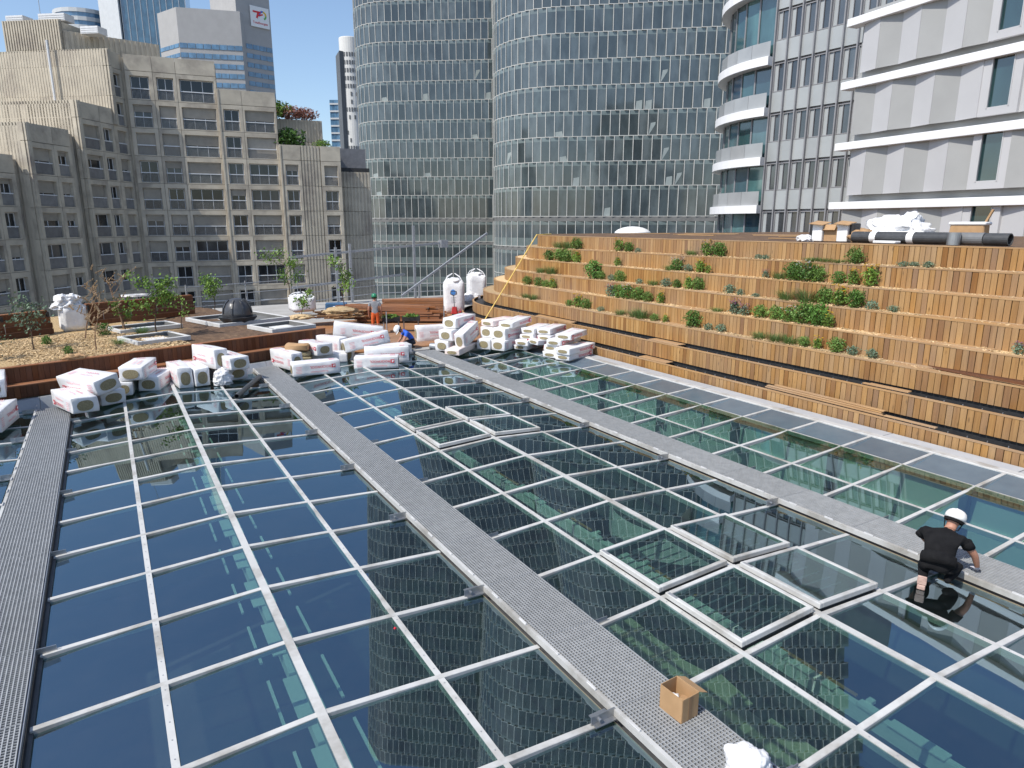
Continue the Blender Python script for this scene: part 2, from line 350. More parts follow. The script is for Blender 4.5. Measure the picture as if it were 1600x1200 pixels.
for i, (x, y) in enumerate([(13.87, 16.11), (13.83, 14.75), (13.81, 13.55), (13.27, 11.62), (13.7, 10.72), (14.04, 9.83), (14.16, 12.14)]):
    obj('interior_table', tm, None, (x, y, -9.0), (0, 0, rp.uniform(-.25, .25)), 'pale square table below the glass right of the cardboard box, %s from the left' % ('first', 'second', 'third', 'fifth', 'sixth', 'seventh', 'fourth')[i], 'table', 'tables below the glass')
b = MB()
for i in range(14):
    a0, a1 = R(200 + i * 8), R(208 + i * 8)
    b.add([(1.5 * math.cos(a0), 1.5 * math.sin(a0), 0), (1.5 * math.cos(a1), 1.5 * math.sin(a1), 0), (1.5 * math.cos(a1), 1.5 * math.sin(a1), .6), (1.5 * math.cos(a0), 1.5 * math.sin(a0), .6)], [(0, 1, 2, 3)])
    b.add([(1.47 * math.cos(a0), 1.47 * math.sin(a0), 0), (1.47 * math.cos(a1), 1.47 * math.sin(a1), 0), (1.47 * math.cos(a1), 1.47 * math.sin(a1), .6), (1.47 * math.cos(a0), 1.47 * math.sin(a0), .6)], [(3, 2, 1, 0)])
cs = b.mesh('curved_screen', m_white)
obj('curved_screen', cs, None, (10.05, 9.95, -1.5), (0, 0, R(-60)), 'curved white acoustic screen seen through the open vent panes', 'screen', 'curved white screens under the glass')
obj('curved_screen', cs, None, (13.2, 11.9, -.75), (0, 0, R(-60)), 'curved white acoustic screen below the bay beside the wooden steps', 'screen', 'curved white screens under the glass')
cm = MB().box((0, 0, 0), (.14, .16, 1.6)).mesh('gallery_column', m_roomw)
for i in range(6): obj('gallery_column', cm, None, (14.05, 3.4 + i * 2.9, -.95), (0, 0, 0), 'slim grey column under the glass bay beside the steps, column %s from the near end' % ('one two three four five six'.split()[i]), 'column', 'columns along the gallery')

# ------------------------------------------------------------------ grating walkways
def grating(l, w, pitch):
    b = MB(); n = int(round(w / pitch)); 
    for i in range(n + 1): b.box((-w / 2 + i * w / n, 0, 0), (.0115, l - .012, .036))
    k = int(l / pitch)
    for i in range(k + 1): b.box((0, -l / 2 + .008 + i * (l - .016) / k, .0085), (w, .009, .014))
    for s_ in (-1, 1): b.box((0, s_ * (l / 2 - .008), .0005), (w, .006, .031))
    return b.mesh('grating', m_grate)
m_alu2 = PM('pale_clip', (.60, .60, .60), None, 5, .5)
def walkway(x, w, label):
    t = thing('maintenance_walkway', label, 'walkway', (x, 12, 0), group='walkways across the glass roof')
    gm = grating(DY, w, .043)
    ye = yend(x) + .1; k = -7
    while Y0 + DY * (k + 1) <= ye + .5:
        yc = Y0 + DY * (k + .5)
        obj('grating', gm, t, (0, yc - 12, .10)); k += 1
    L = Y0 + DY * k - .45; yc = .45 + L / 2
    a = MB(); a.box((-w / 2 - .035, 0, .075), (.012, L, .075)); a.box((-w / 2 - .015, 0, .113), (.05, L, .012)); obj('side_angle', a.mesh('side_angle', m_bar), t, (0, yc - 12, 0))
    a = MB(); a.box((w / 2 + .02, 0, .065), (.012, L, .07)); obj('side_angle', a.mesh('side_angle', m_alu), t, (0, yc - 12, 0))
    a = MB(); a.box((-w / 2 - .07, 0, .0), (.008, L, .02)); obj('seal_strip', a.mesh('seal_strip', PM('beige_seal', (.30, .25, .17), None, 6, .7) if 'beige_seal' not in bpy.data.materials else bpy.data.materials['beige_seal']), t, (0, yc - 12, 0))
    a = MB(); a.box((0, 0, 0), (.03, .16, .012)); a.box((0, 0, .012), (.012, .16, .016)); lug = a.mesh('lug', m_alu2)
    a = MB(); a.box((-.06, 0, .035), (.30, .014, .12)); a.box((-.06, -.035, .0), (.26, .06, .012)); a.box((-.1, .03, .075), (.2, .05, .012)); a.cyl((-.12, -.05, .05), (-.12, .05, .05), .02, n=8); brk = a.mesh('bracket', m_steel)
    a = MB(); a.box((.04, 0, 0), (.22, .012, .07)); a.box((.04, .03, -.03), (.22, .06, .01)); brk2 = a.mesh('bracket', m_steel)
    for k in range(-7, 11):
        y = Y0 + DY * k
        if y > ye: break
        for q in (.28, .78): obj('lug', lug, t, (-w / 2 - .025, y + q * DY - 12, .123))
        if k % 2 == 0: obj('bracket', brk, t, (-w / 2 - .12, y - 12, .04))
        if k % 2: obj('bracket', brk2, t, (w / 2 + .08, y - 12, .06))
    return t
walkway(-1.65, .78, 'steel grating walkway at the left edge of the glass roof')
walkway(4.43, .77, 'steel grating walkway through the middle carrying the cardboard box')
walkway(10.55, .82, 'steel grating walkway where the man in black kneels')

# ------------------------------------------------------------------ far deck, bench walls, garden
struct('deck_slab', MB().add([(5.2, 24.9, .12), (26, 24.9, .12), (26, 44, .12), (5.2, 44, .12), (5.2, 24.9, -1), (26, 24.9, -1), (26, 44, -1), (5.2, 44, -1)], [(0, 1, 2, 3), (4, 5, 1, 0), (5, 6, 2, 1), (6, 7, 3, 2), (7, 4, 0, 3)]).mesh('deck_slab', m_conc))
dk = struct('deck_floor', None); 
bm_ = MB()
for i in range(60):
    bm_.cur = random.random(); bm_.box((15.5, 25.5 + i * .15, .15), (20, .143, .05))
o = obj('deck_board', bm_.mesh('deck_board', m_deck), dk, kind='stuff')
aB = math.atan(.316); eB = Vector((math.cos(aB), math.sin(aB), 0)); nB = Vector((-math.sin(aB), math.cos(aB), 0)); pB = Vector((-2.47, 22.97, 0))
def bpt(s, d, z): return pB + eB * s + nB * d + Vector((0, 0, z))
LB0, LB1 = -6.5, 10.2
def bench(s0, s1):
    t = thing('timber_bench_wall', 'dark red-brown two-step timber bench wall behind the insulation packs', 'bench wall', bpt(s0, 0, .24), aB)
    L = s1 - s0; pw = .145; n = int(L / pw)
    for (d, z0, z1) in ((0, 0, .34), (.42, .34, .80)):
        me = MB().box((0, 0, (z0 + z1) / 2), (pw - .006, .03, z1 - z0)).mesh('plank', m_redwood)
        for i in range(n): obj('plank', me, t, ((i + .5) * pw, d + random.gauss(0, .0025), 0))
        b = MB(); b.box((L / 2, d + .22 + .02, (z0 + z1) / 2 - .01), (L, .42, z1 - z0 - .03)); obj('core', b.mesh('core', m_dark), t)
    for d0, z, ds in ((-.03, .34, (.09, .25, .39)), (.40, .80, (.05, .16))):
        for dd in ds:
            nn = int(L / 2.4) + 1
            for q in range(nn):
                l = L / nn; b = MB(); b.box((0, 0, 0), (l - .008, .15 if z < .5 else .105, .028)); obj('seat_board', b.mesh('seat_board', m_timber), t, ((q + .5) * l, dd - .02 if z < .5 else .40 + dd, z + .014), (0, 0, random.gauss(0, .002)))
    return t
bench(LB0, LB1)
# garden bed
g = MB(); NX, NY = 60, 40
rg = random.Random(5)
pts = []
for j in range(NY + 1):
    for i in range(NX + 1):
        s = LB0 + (LB1 + .0 - LB0) * i / NX; d = .60 + 12.5 * j / NY
        edge = 0 if j in (0,) else 1
        pts.append(bpt(s, d, 1.0 + edge * (.05 * math.sin(s * 1.7 + d) * math.sin(d * 1.3) + rg.uniform(-.012, .012))))
g.add(pts, [(j * (NX + 1) + i, j * (NX + 1) + i + 1, (j + 1) * (NX + 1) + i + 1, (j + 1) * (NX + 1) + i) for j in range(NY) for i in range(NX)])
m_gard, t, p, out = nodes('garden_soil_and_chips')
mp, fr = vecsrc(t); tc = t.nodes.new('ShaderNodeTexCoord'); sx = t.nodes.new('ShaderNodeSeparateXYZ'); t.links.new(tc.outputs['Object'], sx.inputs[0])
mm = t.nodes.new('ShaderNodeMath'); mm.operation = 'MULTIPLY_ADD'; t.links.new(noise(t, mp.outputs[0], .9, 4), mm.inputs[0]); mm.inputs[1].default_value = 3.2; t.links.new(sx.outputs['X'], mm.inputs[2])
msk = ramp(t, mm.outputs[0], [(0, (0, 0, 0)), (1, (1, 1, 1))])
mr = t.nodes.new('ShaderNodeMapRange'); mr.inputs[1].default_value = 3.0; mr.inputs[2].default_value = 3.8; t.links.new(mm.outputs[0], mr.inputs[0])
v = t.nodes.new('ShaderNodeTexVoronoi'); v.inputs['Scale'].default_value = 26; t.links.new(mp.outputs[0], v.inputs['Vector'])
chipc = mixrgb(t, ramp(t, v.outputs['Distance'], [(.1, (1, 1, 1)), (.6, (0, 0, 0))]), (.36, .24, .11), (.66, .50, .29))
soilc = ramp(t, noise(t, mp.outputs[0], 6, 8, .7), [(.35, (.07, .042, .026)), (.55, (.15, .09, .052)), (.72, (.27, .18, .10))])
t.links.new(mixrgb(t, mr.outputs[0], chipc, soilc), p.inputs['Base Color']); p.inputs['Roughness'].default_value = .95
bb = t.nodes.new('ShaderNodeBump'); bb.inputs['Strength'].default_value = .8; bb.inputs['Distance'].default_value = .05; t.links.new(noise(t, mp.outputs[0], 24, 6), bb.inputs['Height']); t.links.new(bb.outputs[0], p.inputs['Normal'])
struct('garden_bed', g.mesh('garden_bed', m_gard, smooth=True))
struct('garden_base', MB().add([bpt(LB0, .85, .9), bpt(LB1, .85, .9), bpt(LB1, 13, .9), bpt(LB0, 13, .9), bpt(LB0, .85, -1), bpt(LB1, .85, -1), bpt(LB1, 13, -1), bpt(LB0, 13, -1)], [(0, 1, 2, 3), (4, 5, 1, 0), (5, 6, 2, 1), (6, 7, 3, 2), (7, 4, 0, 3)]).mesh('garden_base', m_conc))
# loose wood chips scattered as real slivers
rc = random.Random(9); c = MB()
for i in range(7000):
    s = rc.uniform(.2, 5.2); d = rc.uniform(.7, 6.2); P = bpt(s, d, 1.05); c.cur = rc.random()
    c.box(P, (rc.uniform(.04, .10), rc.uniform(.02, .045), .01), 0, (rc.uniform(-.4, .4), rc.uniform(-.4, .4), rc.uniform(0, 3)))
obj('wood_chip_mulch', c.mesh('wood_chip_mulch', m_chip), None, label='pale golden wood chips spread over the left garden bed', cat='wood chips', kind='stuff')
# light wells with grey-white kerbs
m_lin = PM('dark_well_lining', (.17, .17, .165), (.13, .13, .125), 2, .8)
m_kerb = PM('light_grey_kerb', (.58, .58, .57), (.50, .50, .49), 3, .7)
def well(cx, cy, w, l, label):
    t = thing('light_well', label, 'light well', (cx, cy, 1.0), aB + .02, 'square light wells in the garden bed')
    b = MB()
    for s_ in (-1, 1):
        b.box((s_ * (w / 2 - .06), 0, .09), (.12, l, .16)); b.box((0, s_ * (l / 2 - .06), .0903), (w - .24, .12, .16))
    obj('kerb', b.mesh('kerb', m_kerb, bevel=.012), t)
    b = MB()
    for s_ in (-1, 1):
        b.box((s_ * (w / 2 - .135), 0, .06), (.03, l - .24, .18)); b.box((0, s_ * (l / 2 - .135), .06), (w - .30, .03, .18))
    b.box((0, 0, -.0), (w - .24, l - .24, .06))
    obj('lining', b.mesh('lining', m_lin), t)
    b = MB().box((.1, l * .1, .045), (w * .4, l * .3, .03)); obj('hatch', b.mesh('hatch', m_white), t)
well(1.05, 30.0, 2.3, 1.5, 'low white-kerbed light well behind the leafy sapling')
well(1.2, 26.85, 1.8, 1.75, 'white-kerbed light well nearest the bench, left of the brown soil')
well(4.6, 30.7, 3.1, 3.0, 'large white-kerbed light well with the black dome over it')
well(5.7, 27.5, 1.9, 1.85, 'white-kerbed light well at the right end of the garden bed')
# ------------------------------------------------------------------ timber-clad stepped terrace
NT = 8; RC = 6.0
def tx(k): return 16.05 + .48 * (k - 1)
def tz(k): return .36 + .582 * (k - 1)
def tyc(k): return 31.07 - .353 * (k - 1)
def path(k, off=0., s_end=None):
    """points along the front of step k (offset inwards by off), from near end round the curved far end"""
    x, yc = tx(k) + off, tyc(k); r = RC - off; P = [Vector((x, -3.0, 0)), Vector((x, yc, 0))]
    n = 26
    for i in range(1, n + 1):
        a = math.pi - (math.pi / 2) * i / n; P.append(Vector((tx(k) + RC + r * math.cos(a), yc + r * math.sin(a), 0)))
    P.append(Vector((34, yc + r, 0))); return P
def at_len(P, s):
    for i in range(len(P) - 1):
        d = (P[i + 1] - P[i]).length
        if s <= d: return P[i] + (P[i + 1] - P[i]) * (s / d), (P[i + 1] - P[i]).normalized()
        s -= d
    return P[-1], (P[-1] - P[-2]).normalized()
def strip(P0, P1, za, zb, b, m=0, top=True, thick=.03):
    n = len(P0)
    vs = [(*p.xy, za) for p in P0] + [(*p.xy, zb) for p in P1]
    b.add(vs, [(i, i + 1, n + i + 1, n + i) for i in range(n - 1)], m)
ordn = ['lowest', 'second', 'third', 'fourth', 'fifth', 'sixth', 'seventh', 'topmost']
m_trough = PM('black_trough_lining', (.012, .013, .015), (.02, .02, .022), 5, .5)
rt = random.Random(21)
steps = []
PW = .15
for k in range(1, NT + 1):
    t = thing('terrace_step', ('%s timber-clad step of the curved terrace%s' % (ordn[k - 1], ' above the glass roof edge' if k == 1 else ' with its plain top edge' if k == 8 else ', step number %d from the roof' % k)), 'terrace step', (tx(k), 12, 0), group='timber steps of the terrace')
    steps.append(t)
    zb = (tz(k - 1) + (.05 if k < 4 else -.12)) if k > 1 else -.05
    zt = tz(k) - .03
    h = zt - zb
    me = MB().box((0, 0, h / 2), (.03, PW - .013, h)).mesh('cladding_board', m_wood, bevel=.005)
    n_near = int((14.6 + 3) / PW)
    for i in range(int(6.4 / PW), n_near):
        y = -3 + (i + .5) * PW
        o = obj('cladding_board', me, t, (rt.gauss(0, .0022), y - 12, zb), (rt.gauss(0, .003), 0, 0))
    b = MB(); P = path(k)
    for i in range(int(6.4 / PW)):
        y = -3 + (i + .5) * PW; b.cur = rt.random(); b.box((tx(k) + rt.gauss(0, .0022), y, zb + h / 2), (.03, PW - .013, h))
    i = n_near
    tot = sum((P[j + 1] - P[j]).length for j in range(len(P) - 1))
    while (i + 1) * PW < min(tot, 3 + tyc(k) + 9.4 + 2.5):
        p, d = at_len(P, (i + .5) * PW); b.cur = rt.random()
        q = Vector((d.y, -d.x, 0)) * rt.gauss(0, .002)
        b.box(p - q + Vector((0, 0, zb + h / 2)), (.03, PW - .013, h), 0, (0, 0, math.atan2(-d.x, d.y))); i += 1
    o = obj('cladding_board', b.mesh('far_cladding', m_wood), t, rel(t, (0, 0, 0)), kind='stuff')
    # backing, cap and tread
    b = MB(); strip(path(k, .05), path(k, .05), zb - .3, zt, b); obj('backing', b.mesh('backing', m_dark), t, rel(t, (0, 0, 0)))
    cw = .065 if k < 8 else .14
    b = MB(); A, B = path(k, -.022), path(k, cw)
    strip(A, B, tz(k), tz(k), b); strip(B, B, tz(k), tz(k) - .03, b); strip(A, A, tz(k) - .032, tz(k), b)
    obj('cap_board', b.mesh('cap_board', m_woodh), t, rel(t, (0, 0, 0)))
    if k < NT:
        b = MB(); zt2 = tz(k) - (.13 if k < 3 else .006)
        strip(path(k, .03), path(k + 1, .04), zt2, zt2, b)
        obj('planting_bed' if k >= 3 else 'trough', b.mesh('planting_bed', m_chip if k >= 3 else m_trough), t, rel(t, (0, 0, 0)))
        if k >= 3:
            c = MB()
            for q in range(700):
                y = rt.uniform(5.5, 30); c.cur = rt.random()
                c.box((tx(k) + rt.uniform(.1, .44), y, zt2 + .012), (rt.uniform(.04, .09), rt.uniform(.02, .045), .02), 0, (rt.uniform(-.5, .5), rt.uniform(-.5, .5), rt.uniform(0, 3)))
            obj('wood_chips', c.mesh('wood_chips', m_chip), t, rel(t, (0, 0, 0)), kind='stuff')
        else:
            c = MB()
            for q in range(60): c.box((tx(k) + .36, 5 + q * .42, zt2 + .04), (.03, .012, .10), 0); 
            c.box((tx(k) + .14, 16, zt2 + .05), (.09, 26, .02), 0)
            obj('trough_edging', c.mesh('trough_edging', m_galv), t, rel(t, (0, 0, 0)))
# seat boards laid over parts of the treads
for (k, ya, yb) in [(1, 17.1, 18.5), (2, 17.0, 18.5), (3, 17.2, 18.3), (4, 16.9, 18.2), (5, 16.8, 18.0), (6, 16.6, 17.6), (2, 23.4, 26.2), (3, 24.7, 26.9), (4, 24.2, 26.0), (5, 24.4, 26.4), (6, 23.6, 25.4), (7, 24.2, 26.2), (3, 3.0, 10.0), (4, 7.9, 10.6), (5, 3, 9.8), (6, 3, 10.7), (7, 3, 9.7), (7, 19.6, 22.0)]:
    for q in range(2):
        b = MB().box((0, 0, 0), (.18, yb - ya, .026)); obj('seat_board', b.mesh('seat_board', m_woodh, bevel=.004), steps[k - 1], rel(steps[k - 1], (tx(k) + .19 + q * .187, (ya + yb) / 2 + rt.uniform(-.06, .06), tz(k) + .004)))
# loose boards lying on the lower treads
for (k, ya, yb, n, lab) in [(1, 9.3, 12.9, 3, 'bundle of loose larch boards on the lowest step'), (1, 8.0, 9.3, 1, 'thin loose batten on the lowest step, right of the bundle'), (2, 9.0, 10.2, 2, 'two short loose boards on the second step')]:
    t = thing('loose_boards', lab, 'boards', (tx(k) + .2, (ya + yb) / 2, tz(k) + .0))
    for q in range(n): obj('board', MB().box((0, 0, 0), (.11, yb - ya - .15 * q, .03)).mesh('board', m_woodh, bevel=.003), t, (-.05 + .06 * q, rt.uniform(-.1, .1), .03 + .032 * (q if n == 3 else 0) + .006 * q), (0, 0, rt.uniform(-.012, .012)))
t = thing('loose_boards', 'thin weathered reddish slats lying on the third step at the right', 'boards', (tx(3) + .1, 7.6, tz(3)))
for q in range(4): obj('slat', MB().box((0, 0, 0), (.03, 2.2, .02)).mesh('slat', m_redwood), t, (-.02 + .06 * q, .1 * q, .045 + .01 * q), (0, 0, .03 * (q - 1.5)))
# top platform
b = MB(); n = 34; P = path(8, .13)
vs = [(*p.xy, tz(8) - .01) for p in P] + [(48, tyc(8) + 6, tz(8) - .01), (48, -3, tz(8) - .01)]
b.add(vs, [tuple(range(len(vs)))]); struct('terrace_top', b.mesh('terrace_top', m_soil))
b = MB()
P = path(8, .3); vs = [(*p.xy, tz(8) - .2) for p in P] + [(48, tyc(8) + 5.7, tz(8) - .2), (48, -3, tz(8) - .2)]; nv = len(vs)
b.add(vs + [(v_[0], v_[1], -4) for v_ in vs], [tuple((i, (i + 1) % nv, nv + (i + 1) % nv, nv + i)) for i in range(nv)]); struct('terrace_core', b.mesh('terrace_core', m_dark))
b = MB()
for i in range(9): b.cur = rt.random(); b.box((24 + rt.uniform(-2, 6), 17 + i * 1.6, tz(8) + .02), (rt.uniform(.12, .2), rt.uniform(2, 4), .03), 0, (0, 0, rt.uniform(-.5, 1.2)))
t = thing('scattered_boards', 'pale boards scattered flat on the top of the terrace', 'boards', (24, 24, tz(8)))
for i in range(9): obj('board', MB().box((0, 0, 0), (rt.uniform(.12, .2), rt.uniform(2, 4), .03)).mesh('board', m_woodh), t, (rt.uniform(-2, 6), -7 + i * 1.6, .02 + .004 * i), (0, 0, rt.uniform(-.5, 1.2)))

# ------------------------------------------------------------------ plants on the steps
def leaf_cloud(n, rx, rz, size, seed, mat, up=.2, flowers=None, stems=6, shape=1.0, extra=None, fsize=.022):
    r = random.Random(seed); b = MB()
    for i in range(stems):
        a = r.uniform(0, 6.28); b.cyl((0, 0, 0), (rx * .6 * math.cos(a), rx * .6 * math.sin(a), rz * r.uniform(.5, .95)), .006, .003, 4, 1, False)
    for i in range(n):
        while True:
            p = Vector((r.uniform(-1, 1), r.uniform(-1, 1), r.uniform(-1, 1)))
            if p.length < 1 and p.length > .25: break
        cl = 1 + .38 * math.sin(p.x * 5 + seed) * math.cos(p.y * 6 + p.z * 4)
        p = Vector((p.x * rx * cl * (1.1 - .35 * (p.z * .5 + .5) * shape), p.y * rx * cl * (1.1 - .35 * (p.z * .5 + .5) * shape), rz * (.52 + .48 * p.z) * (.9 + .2 * cl - .1)))
        nrm = Vector((r.gauss(0, 1), r.gauss(0, 1), r.gauss(0, 1) + up)).normalized(); tq = nrm.orthogonal().normalized(); tq.rotate(Matrix.Rotation(r.uniform(0, 6.28), 3, nrm)); bt = nrm.cross(tq)
        s = size * r.uniform(.6, 1.25); b.cur = r.random() * .35
        b.add([p - tq * s, p + bt * s * .42, p + tq * s, p - bt * s * .42], [(0, 1, 2, 3)], 0)
    if flowers:
        for i in range(flowers):
            a = r.uniform(0, 6.28); rr = rx * math.sqrt(r.random()) * 1.0; z = rz * r.uniform(.75, 1.15)
            p = Vector((rr * math.cos(a), rr * math.sin(a), z)); b.cyl((p.x * .6, p.y * .6, rz * .5), p, .003, .003, 3, 1, False)
            for q in range(5):
                a2 = q * 1.256; d = Vector((math.cos(a2), math.sin(a2), .3)) * fsize; e_ = Vector((-math.sin(a2), math.cos(a2), 0)) * fsize * .5
                b.add([p, p + d * .6 + e_, p + d, p + d * .6 - e_], [(0, 1, 2, 3)], 2)
            b.box(p, (fsize * .8, fsize * .8, fsize * .5), 2)
    return b
def grass_clump(n, rx, rz, seed):
    r = random.Random(seed); b = MB()
    for i in range(n):
        a = r.uniform(0, 6.28); q = rx * .35 * math.sqrt(r.random()); p = Vector((q * math.cos(a), q * math.sin(a), 0)); a2 = a + r.gauss(0, .6)
        d = Vector((math.cos(a2), math.sin(a2), 0)); l = rz * r.uniform(.6, 1.1); sp = rx * r.uniform(.3, 1.2); w = Vector((-d.y, d.x, 0)) * .008
        m1 = p + d * sp * .4 + Vector((0, 0, l * .7)); e_ = p + d * sp + Vector((0, 0, l * r.uniform(.75, 1))); b.cur = r.random() * .4
        b.add([p - w, p + w, m1 + w, m1 - w], [(0, 1, 2, 3)]); b.add([m1 - w, m1 + w, e_], [(0, 1, 2)])
    return b
PLM = {}; m_leaf3 = PM('light_green_leaves', (.16, .27, .06), (.09, .18, .035), 2.5, .55, rnd=.3, spec=.3)
for vi in range(4):
    PLM['b', vi] = leaf_cloud(780, .5, 1, .07, 100 + vi, m_leaf, shape=.8).mesh('shrub', [(m_leaf, m_leaf3, m_leaf, m_leaf3)[vi], m_bark])
    PLM['f', vi] = leaf_cloud(420, .33, .85, .065, 200 + vi, m_leaf, flowers=14, shape=1.2, fsize=.06).mesh('flower', [m_leaf2, m_bark, m_yel])
    PLM['w', vi] = leaf_cloud(700, .55, .95, .065, 300 + vi, m_leaf, flowers=16, fsize=.055).mesh('daisy', [m_leaf, m_bark, m_whi])
    PLM['p', vi] = leaf_cloud(230, .36, .8, .05 * 1.6, 400 + vi, m_leaf, flowers=34, shape=1.2, fsize=.045).mesh('purple', [m_sage, m_bark, m_pur])
    PLM['s', vi] = leaf_cloud(420, .55, 1., .06 * 1.6, 500 + vi, m_sage, shape=.2).mesh('sage', [m_sage, m_bark])
    PLM['g', vi] = grass_clump(260, 1.3, 1., 600 + vi).mesh('grass_tuft', [m_grass])
plants = [(7, 28.18, 'g', 0.38), (7, 27.31, 'g', 0.43), (7, 26.59, 'b', 0.54), (6, 28.29, 'b', 0.5), (6, 27.35, 'b', 0.61), (6, 26.72, 'b', 0.6), (6, 26.0, 'f', 0.59), (5, 28.23, 'g', 0.31), (5, 27.28, 'g', 0.43), (4, 28.69, 'b', 0.44), (4, 27.65, 'b', 0.43), (4, 27.03, 'b', 0.36), (4, 26.44, 'f', 0.53), (3, 28.14, 'g', 0.28), (3, 27.34, 'g', 0.3), (7, 23.53, 'f', 0.61), (7, 22.93, 'b', 0.41), (7, 22.28, 's', 0.21), (6, 22.99, 'f', 0.43), (5, 23.98, 'b', 0.78), (5, 23.53, 'b', 0.38), (5, 22.79, 's', 0.27), (5, 22.24, 'b', 0.45), (4, 22.23, 'p', 0.58), (4, 21.62, 'b', 0.52), (4, 21.06, 'w', 0.56), (4, 20.52, 'b', 0.5), (3, 24.41, 'b', 0.28), (3, 23.79, 'f', 0.6), (3, 23.24, 'b', 0.43), (3, 22.27, 's', 0.21), (3, 20.92, 'g', 0.25), (3, 20.15, 'g', 0.3), (4, 19.93, 'b', 0.39), (4, 19.29, 'f', 0.48), (3, 19.68, 'g', 0.44), (3, 18.97, 'b', 0.28), (3, 18.46, 'f', 0.33), (7, 19.24, 'g', 0.24), (7, 18.43, 'f', 0.61), (7, 17.84, 'b', 0.51), (7, 16.07, 's', 0.17), (7, 15.75, 's', 0.17), (7, 14.02, 'g', 0.18), (7, 13.62, 'g', 0.18), (7, 13.05, 'g', 0.16), (7, 12.53, 'b', 0.49), (7, 11.09, 's', 0.16), (7, 10.84, 's', 0.16), (7, 10.44, 's', 0.19), (6, 19.79, 'g', 0.25), (6, 18.87, 's', 0.29), (6, 19.45, 'w', 0.49), (6, 18.32, 'f', 0.52), (6, 17.85, 'f', 0.37), (6, 15.34, 'p', 0.34), (6, 14.81, 'g', 0.29), (6, 14.25, 'b', 0.57), (6, 13.74, 'w', 0.6), (6, 13.43, 'b', 0.51), (6, 12.69, 'b', 0.38), (6, 12.2, 'f', 0.52), (6, 11.69, 'f', 0.66), (5, 20.97, 's', 0.23), (5, 20.22, 'g', 0.25), (5, 19.51, 's', 0.34), (5, 18.33, 'f', 0.51), (5, 18.96, 'b', 0.33), (5, 17.86, 'b', 0.46), (5, 16.43, 's', 0.31), (5, 15.9, 's', 0.21), (5, 15.29, 's', 0.13), (5, 14.1, 'g', 0.36), (5, 13.32, 'g', 0.47), (5, 12.75, 'b', 0.49), (5, 12.25, 'f', 0.63), (5, 11.77, 'b', 0.51), (5, 11.25, 's', 0.27), (5, 10.67, 's', 0.19), (4, 16.45, 'g', 0.17), (4, 15.66, 'p', 0.55), (4, 15.26, 'p', 0.42), (4, 14.62, 'b', 0.41), (4, 14.08, 'b', 0.44), (4, 13.57, 'w', 0.47), (4, 13.05, 'b', 0.65), (4, 12.57, 'b', 0.64), (4, 12.18, 'f', 0.48), (4, 7.35, 'p', 0.35), (3, 17.05, 'b', 0.58), (3, 16.34, 's', 0.24), (3, 15.83, 's', 0.28), (3, 14.21, 'g', 0.28), (3, 13.63, 'g', 0.29), (3, 13.13, 'g', 0.34), (3, 12.62, 'b', 0.32), (3, 12.16, 'f', 0.4), (3, 11.58, 'b', 0.43), (3, 11.09, 's', 0.26), (3, 10.54, 's', 0.26)]
PN = {'b': ('leafy_shrub', 'leafy dark green shrub', 'shrub'), 'f': ('flowering_plant', 'upright plant with yellow flowers', 'plant'), 'w': ('daisy_bush', 'rounded bush with white flowers', 'plant'), 'p': ('purple_flower_plant', 'loose purple-flowered plant', 'plant'), 's': ('sage_cushion', 'low grey-green cushion plant', 'plant'), 'g': ('grass_tuft', 'tuft of fine green grass', 'grass tuft')}
nums = ['first', 'second', 'third', 'fourth', 'fifth', 'sixth', 'seventh', 'eighth', 'ninth', 'tenth', 'eleventh', 'twelfth', 'thirteenth', 'fourteenth']
cnt = {}
for (k, y, ty, h) in sorted(plants, key=lambda q: (q[0], -q[1])):
    i = cnt.get((k, ty), 0); cnt[k, ty] = i + 1
    nm, desc, cat = PN[ty]
    sc = h * 1.08; wsc = max(sc, .34) if ty in 'bw' else max(sc, .26)
    if ty == 'g': wsc = max(.3, sc)
    vi = rt.randrange(4)
    obj(nm, PLM[ty, vi], None, (tx(k) + .27 + rt.uniform(-.05, .05), y, tz(k) - .03), (0, 0, rt.uniform(0, 6.28)), '%s on the %s step, %s such from the left' % (desc, ordn[k - 1], nums[i]), cat, 'plants on the terrace steps', scale=(wsc, wsc, sc))
# ------------------------------------------------------------------ buildings
m_beton = PM('beige_precast_concrete', (.56, .50, .40), (.47, .42, .335), .8, .9, bump=.15, bscale=6, rnd=.05, dirt=(.32, .28, .23), dscale=.35)
m_rib = PM('ribbed_concrete', (.53, .475, .38), (.45, .405, .325), .8, .9, bump=.2, bscale=8, dirt=(.31, .27, .225), dscale=.3)
m_joint = PM('dark_joint', (.10, .09, .08), (.08, .07, .06), 3, .9)
m_wfr = PM('white_window_frame', (.68, .69, .70), (.62, .63, .64), 3, .5, rnd=.06)
m_shut = PM('roller_shutter', (.37, .335, .28), (.32, .29, .245), 2, .75, rnd=.12)
m_rail = PM('grey_railing', (.30, .30, .30), (.24, .24, .24), 5, .5, rnd=.1)
m_bpane = PM('frosted_balustrade', (.20, .20, .20), (.15, .15, .155), 2, .35, rnd=.18)
m_pane = facade_glass('apartment_pane', [(.012, .013, .015), (.035, .04, .045), (.09, .095, .10), (.02, .02, .022)], .08, .4)
m_slate = PM('grey_metal_box', (.20, .20, .21), (.16, .16, .17), 3, .5)
rb = random.Random(31)
def az(a): return Vector((math.sin(R(a)), math.cos(R(a)), 0))
FH = 2.71; ZJ = lambda j: 11.85 + FH * j
apt = thing('apartment_building', 'stepped beige concrete apartment block with ribbed end walls on the left', 'building', (4, 84, -18))
pan_c = {}; win_c = {}
